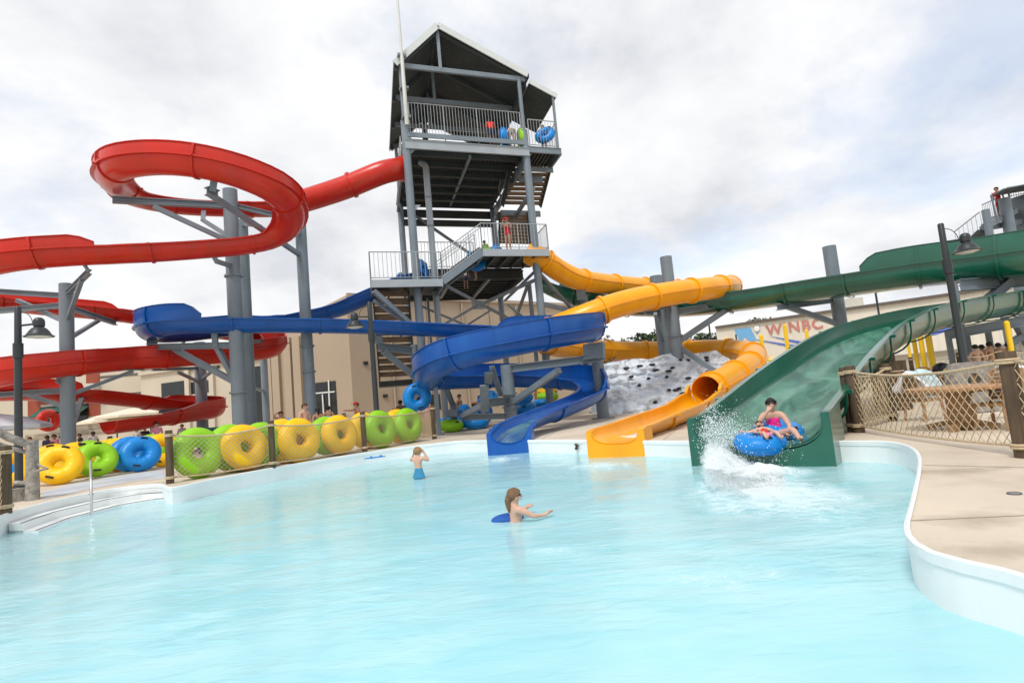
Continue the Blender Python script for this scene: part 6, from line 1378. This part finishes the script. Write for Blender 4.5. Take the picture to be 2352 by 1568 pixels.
def table(c, R_, label, mt_='wood_table', rect=False, rz=0.0):
    rt = thing('patio_table', c, label, 'table', 'wooden tables on the right deck'); n_ = 20
    mb = MB(); (mb.lathe([(R_ * .98, .70), (R_, .72), (R_, .755), (R_ * .98, .765)], c, n_) if not rect else mb.box(c + dz * .735, (R_ * 2, R_ * 1.1, .06), Matrix.Rotation(rz, 3, 'Z'))); mb.build('table_top', mt_, rt, 40)
    mb = MB(); mb.box(c + dz * .36, (.30, .30, .68), Matrix.Rotation(.6, 3, 'Z')); mb.build('pedestal', 'wicker', rt)
    for k in range(4):
        a_ = k * PI / 2 + .6; e_ = c + V((math.cos(a_), math.sin(a_), 0)) * .52; mb = MB(); mb.bar(c + dz * .16, e_ + dz * .05, .11, .09); mb.build('foot', 'wicker', rt)
    return rt
table(G(2212, 985), .78, 'near round wooden table behind the right rope net', )
table(G(2175, 905), .62, 'second wooden table further back beside the right lamp')
table(G(2090, 872), .55, 'small dark table far back by the thin yellow poles', 'lamp_metal')
for x, y, l in ((2140, 882, 'dark cafe table with blue cups behind the yellow poles'),): table(G(x, y), .5, l, 'lamp_metal')
# towels draped over chairs
def towel(p, q, drop, label, mt_, thick=.03):
    """draped over a chair back running from p to q"""
    t_ = (q - p); t_.z = 0; nn = t_.cross(dz).normalized(); mb = MB()
    def f(u_, v_):
        s = v_ * 2 - 1; h = -abs(s) ** 1.4 * drop * (1 + .12 * math.sin(9 * u_)) ; w_ = nn * (.05 + .20 * abs(s)) * (1 if s > 0 else -1) * (1 + .3 * math.sin(7 * u_ + 2 * s))
        return p.lerp(q, u_) + w_ + dz * (h + .03 * math.sin(11 * u_))
    mb.grid(f, 22, 18); o = mb.build('towel', mt_, None, 180); m_ = o.modifiers.new('t', 'SOLIDIFY'); m_.thickness = thick; return tag(o, label, 'towel', 'towels on the brown chairs')
c = G(2127, 965); towel(c + V((-.28, -.05, 1.02)), c + V((.30, .18, 1.05)), .42, 'white and pale blue towel draped over the brown chair behind the net', 'towel_b')
towel(c + V((-.42, -.25, .98)), c + V((-.20, .0, 1.02)), .34, 'plain white towel hanging at the left corner of the towelled chair', 'towel_w')
c = G(2345, 962); towel(c + V((-.30, -.1, 1.0)), c + V((.2, .1, 1.02)), .4, 'white towel piled beside the thick right log post', 'towel_w')
# carved stone slab with a round hole
st_ = thing('carved_stone', G(2245, 948), 'grey brown stone slab with a round hole behind the near table', 'stone'); c = G(2245, 948); mb = MB(); n_ = 28; vs = []; fs = []
for dy in (-.09, .09):
    for k in range(n_):
        a_ = 2 * PI * k / n_; vs.append(c + V((.17 * math.cos(a_), dy, .72 + .17 * math.sin(a_))))
    for k in range(n_):
        a_ = 2 * PI * k / n_; cx, cy = math.cos(a_), math.sin(a_); s = 1 / max(abs(cx), abs(cy)); vs.append(c + V((.55 * cx * s * (1 - .06 * abs(cx * cy) * s * s), dy, .58 + (.56 * cy * s) - (.06 if cy > 0 else 0) * abs(cx * s) ** 4)))
for k in range(n_):
    j = (k + 1) % n_
    fs += [(k, j, n_ + j, n_ + k), (2 * n_ + j, 2 * n_ + k, 3 * n_ + k, 3 * n_ + j), (k, 2 * n_ + k, 2 * n_ + j, j), (n_ + j, 3 * n_ + j, 3 * n_ + k, n_ + k)]
mb.add(vs, fs); mb.build('slab', 'grey_stone', st_, 40, fix=True)
bl = thing('litter_bin', ground(2188, 860, 18.5), 'blue plastic bin by the thick yellow pole', 'bin'); g = bl.location.copy(); mb = MB(); mb.lathe([(.2, 0), (.26, .75), (.28, .78), (.2, .8)], g, 16); mb.build('body', 't_blue', bl, 40); mb = MB(); mb.ball(g + dz * .84, (.24, .24, .12), 14, 8); mb.build('lid', 'yellow_pole', bl, 180)
bl = thing('litter_bin', ground(2162, 845, 21), 'black domed bin right of the three yellow poles', 'bin'); g = bl.location.copy(); mb = MB(); mb.lathe([(.24, 0), (.3, .8), (.3, .85)], g, 16); mb.build('body', 'lamp_metal', bl, 40); mb = MB(); mb.ball(g + dz * .86, (.3, .3, .25), 14, 8); mb.build('lid', 'lamp_metal', bl, 180)
# drain in the deck and the depth numeral on the pool wall
dr = thing('deck_drain', G(2330, 1134), 'small round drain cap in the right deck', 'drain'); c = G(2330, 1134); mb = MB(); mb.torus(c + dz * .006, .05, .008, 20, 6); mb.build('rim', 'dark_line', dr, 180); mb = MB(); mb.lathe([(.048, .002), (.046, .008)], c, 18); mb.build('cap', 'grey_wood', dr)
wdir = (G(1365, 1012) - G(1130, 1012)).normalized(); wn = wdir.cross(dz)
dm = thing('depth_marker', V((G(1327, 1012).x, G(1327, 1012).y, -0.2)), 'black depth figure 3 with feet mark on the white pool wall', 'depth marker')
o_ = G(1322, 1012) + wn * 0.045 - dz * 0.215
text3d('3', o_, wdir, dz, 0.20, 'black', dm, 'numeral', 0.012); text3d("'", o_ + wdir * 0.115, wdir, dz, 0.16, 'black', dm, 'foot_mark', 0.002)
# ---------------------------------------------------------------- trees
def tree(x, y, d, rad_, label, hgt=None):
    t = P(x, y, d); g = V((t.x, t.y, 0)); H = t.z; rt = thing('oak_tree', g, label, 'tree', 'trees beyond the park')
    mb = MB(); mb.tube([g, g + dz * H * .45, g + dz * H * .75], [.45, .32, .16], 8)
    for k in range(5): a_ = rnd.uniform(0, 2 * PI); mb.tube([g + dz * H * .4, g + V((math.cos(a_) * rad_ * .6, math.sin(a_) * rad_ * .6, H * .75))], [.18, .06], 6)
    mb.build('trunk', 'bark', rt, 60)
    mb = MB(); clumps = [(V((rnd.gauss(0, .42) * rad_, rnd.gauss(0, .42) * rad_, H * rnd.uniform(.5, .93))), rad_ * rnd.uniform(.22, .42)) for _ in range(16)]
    for c_, r_ in clumps:
        for k in range(95):
            q = V((rnd.gauss(0, 1), rnd.gauss(0, 1), rnd.gauss(0, 1))).normalized() * r_ * rnd.uniform(.55, 1.0); q.z *= .7
            c2 = g + c_ + q; s = rnd.uniform(.16, .34); e1 = V((rnd.gauss(0, 1), rnd.gauss(0, 1), rnd.gauss(0, 1))).normalized(); e2 = e1.cross(V((rnd.gauss(0, 1), rnd.gauss(0, 1), rnd.gauss(0, 1)))).normalized()
            mb.add([c2 - e1 * s, c2 + e2 * s * .7, c2 + e1 * s, c2 - e2 * s * .7], [(0, 1, 2, 3)])
    mb.build('crown', 'leaf', rt)
for x, y, d, r_, l in ((1405, 788, 85, 4.0, 'low dark oak right above the blue coil bend'), (1440, 768, 90, 5.5, 'broad dark oak behind the yellow tube, left of the grey column pair'), (1490, 760, 88, 5.0, 'tallest dark oak just left of the grey column pair'), (1560, 770, 92, 4.5, 'dark oak partly hidden by the grey column pair'), (1605, 762, 86, 4.6, 'dark oak right of the grey column pair'), (1640, 780, 90, 4.0, 'dark oak left of the warehouse corner'), (1745, 728, 100, 4.5, 'distant oak crown showing above the warehouse roof'), (1350, 812, 60, 3.0, 'dark bush seen through the gap below the blue coil bend'), (1322, 832, 58, 2.6, 'low dark bush left of the gap below the blue coil bend')):
    tree(x, y, d, r_, l)
# ---------------------------------------------------------------- splash and foam
mt, nt4, bs4 = new_mat('white_spray'); bs4.inputs['Base Color'].default_value = (.90, .94, .96, 1); bs4.inputs['Roughness'].default_value = .35
M['spray'] = mt
mt, nt5, bs5 = new_mat('water_foam'); N5 = nt5.nodes; L5 = nt5.links
bs5.inputs['Base Color'].default_value = (.90, .95, .96, 1); bs5.inputs['Roughness'].default_value = .6
n5 = N5.new('ShaderNodeTexNoise'); n5.inputs['Scale'].default_value = 3.5; n5.inputs['Detail'].default_value = 9; n5.inputs['Roughness'].default_value = .65; n5.inputs['Distortion'].default_value = .8
tc5 = N5.new('ShaderNodeTexCoord'); L5.new(tc5.outputs['Object'], n5.inputs['Vector'])
at5 = N5.new('ShaderNodeAttribute'); at5.attribute_name = 'dens'
ad5 = N5.new('ShaderNodeMath'); ad5.operation = 'ADD'; L5.new(n5.outputs['Fac'], ad5.inputs[0]); L5.new(at5.outputs['Fac'], ad5.inputs[1])
r5 = N5.new('ShaderNodeValToRGB'); r5.color_ramp.elements[0].position = .70; r5.color_ramp.elements[0].color = (0, 0, 0, 1); r5.color_ramp.elements[1].position = 1.15 if False else 1.0; r5.color_ramp.elements[1].color = (.9, .9, .9, 1)
L5.new(ad5.outputs[0], r5.inputs['Fac']); L5.new(r5.outputs['Color'], bs5.inputs['Alpha'])
M['foam'] = mt
def foam_patch(x, y, rx, ry, label, lift=0.0, rot=0.0, peak=.55, n_=48):
    c = G(x, y, WZ); mb = MB(); dens = []
    ca, sa = math.cos(rot), math.sin(rot)
    for i in range(n_ + 1):
        for j in range(n_ + 1):
            u_, v_ = i / n_ * 2 - 1, j / n_ * 2 - 1; X = u_ * rx; Y = v_ * ry; gx, gy = c.x + X * ca - Y * sa, c.y + X * sa + Y * ca
            r_ = math.sqrt(u_ * u_ + v_ * v_); dens.append(peak * max(0, 1 - r_))
            mb.v.append(V((gx, gy, WZ + wave(gx, gy) + .012 + lift * max(0, 1 - r_ * 1.3) * (.6 + .8 * noise.fractal(V((gx * 2.2, gy * 2.2, 4)), 1, 2, 4)))))
    mb.f = [(i * (n_ + 1) + j, (i + 1) * (n_ + 1) + j, (i + 1) * (n_ + 1) + j + 1, i * (n_ + 1) + j + 1) for i in range(n_) for j in range(n_)]
    o = mb.build('foam', 'foam', None, 180); at = o.data.attributes.new('dens', 'FLOAT', 'POINT'); at.data.foreach_set('value', dens)
    return tag(o, None, None, None, 'stuff')
foam_patch(1760, 1135, 1.5, 2.4, '', .06, 0, .66); foam_patch(1735, 1090, 1.15, 0.95, '', .22, 0, .8)
foam_patch(1385, 1070, 1.0, 1.3, '', .03, 0.2, .5); foam_patch(1150, 1055, 0.8, 1.6, '', .02, -.2, .42); foam_patch(1650, 1330, 1.0, 0.6, '', .0, .2, .32); foam_patch(1290, 1265, .6, .3, '', 0, 0, .35)
# thin sheets of thrown water, broken up by noise, then loose droplets above them
mt, nt6, bs6 = new_mat('thrown_water'); N6 = nt6.nodes; L6 = nt6.links
bs6.inputs['Base Color'].default_value = (.90, .945, .96, 1); bs6.inputs['Roughness'].default_value = .5
n6 = N6.new('ShaderNodeTexNoise'); n6.inputs['Scale'].default_value = 13; n6.inputs['Detail'].default_value = 10; n6.inputs['Roughness'].default_value = .78; n6.inputs['Distortion'].default_value = .6
tc6 = N6.new('ShaderNodeTexCoord'); L6.new(tc6.outputs['Object'], n6.inputs['Vector'])
at6 = N6.new('ShaderNodeAttribute'); at6.attribute_name = 'dens'
ad6 = N6.new('ShaderNodeMath'); ad6.operation = 'ADD'; L6.new(n6.outputs['Fac'], ad6.inputs[0]); L6.new(at6.outputs['Fac'], ad6.inputs[1])
r6 = N6.new('ShaderNodeValToRGB'); r6.color_ramp.elements[0].position = .82; r6.color_ramp.elements[0].color = (0, 0, 0, 1); r6.color_ramp.elements[1].position = 1.0; r6.color_ramp.elements[1].color = (.86, .86, .86, 1)
L6.new(ad6.outputs[0], r6.inputs['Fac'])
def lit_through(nt_, fac):
    N_ = nt_.nodes; L_ = nt_.links; N_.remove(N_['Principled BSDF'])
    a_ = N_.new('ShaderNodeBsdfDiffuse'); b_ = N_.new('ShaderNodeBsdfTranslucent'); c_ = N_.new('ShaderNodeBsdfTransparent'); m_ = N_.new('ShaderNodeMixShader'); k_ = N_.new('ShaderNodeMixShader')
    for q_ in (a_, b_): q_.inputs['Color'].default_value = (.93, .97, .98, 1)
    m_.inputs['Fac'].default_value = .5; L_.new(a_.outputs[0], m_.inputs[1]); L_.new(b_.outputs[0], m_.inputs[2])
    L_.new(fac, k_.inputs['Fac']); L_.new(c_.outputs[0], k_.inputs[1]); L_.new(m_.outputs[0], k_.inputs[2]); L_.new(k_.outputs[0], N_['Material Output'].inputs['Surface'])
lit_through(nt6, r6.outputs['Color']); lit_through(nt5, r5.outputs['Color']); M['thrown'] = mt
def crest(t_): return 982 + 78 * t_ - 18 * math.sin(t_ * 8) * (1 - t_)
for k in range(7):
    mb = MB(); dens = []; nu, nv = 60, 34; sh = rnd.uniform(-8, 8)
    for i in range(nu + 1):
        for j in range(nv + 1):
            u_, v_ = i / nu, j / nv; x = 1592 + 285 * u_ + sh; top = crest(u_) + k * 9 - 14
            y = top + (1180 - top) * v_; dw = 1.63 * 1293 / max(40, y - 858)
            d0 = 10.9 - .55 * u_ - .14 * k - .7 * v_ + .22 * noise.noise(V((u_ * 7, v_ * 5, k * 3.1)))
            q = P(x, y, min(d0, dw)); mb.v.append(q)
            e_ = min(1, u_ * 7) * min(1, (1 - u_) * 4) * min(1, v_ * 3.4) * min(1, (1 - v_) * 1.8)
            dens.append(.58 * e_ + .10 * noise.noise(V((u_ * 9, v_ * 7, k * 5.7))) * e_ - (.2 if e_ <= 0 else 0))
    mb.f = [(i * (nv + 1) + j, (i + 1) * (nv + 1) + j, (i + 1) * (nv + 1) + j + 1, i * (nv + 1) + j + 1) for i in range(nu) for j in range(nv)]
    o = mb.build('splash', 'thrown', None, 180); at = o.data.attributes.new('dens', 'FLOAT', 'POINT'); at.data.foreach_set('value', dens); tag(o, None, None, None, 'stuff')
mb = MB()
def drop(p, s):
    mb.add([p + V((s, 0, 0)), p + V((-s, 0, 0)), p + V((0, s, 0)), p + V((0, -s, 0)), p + V((0, 0, s * 1.5)), p + V((0, 0, -s * 1.5))], [(0, 2, 4), (2, 1, 4), (1, 3, 4), (3, 0, 4), (2, 0, 5), (1, 2, 5), (3, 1, 5), (0, 3, 5)])
for k in range(12000):
    t_ = rnd.random(); x = 1612 + 236 * t_ + rnd.gauss(0, 9)
    y = crest(t_) + rnd.gauss(22, 26) - (rnd.random() ** 5) * 45
    if y > 1140: continue
    dw = 1.64 * 1293 / max(40, y - 858); p = P(x, y, min(10.8 - .5 * t_ + rnd.gauss(0, .3), dw * .99))
    if p.z < WZ: continue
    drop(p, rnd.choice((.0025, .003, .004, .0055, .008)))
tag(mb.build('splash_spray', 'spray'), None, None, None, 'stuff')
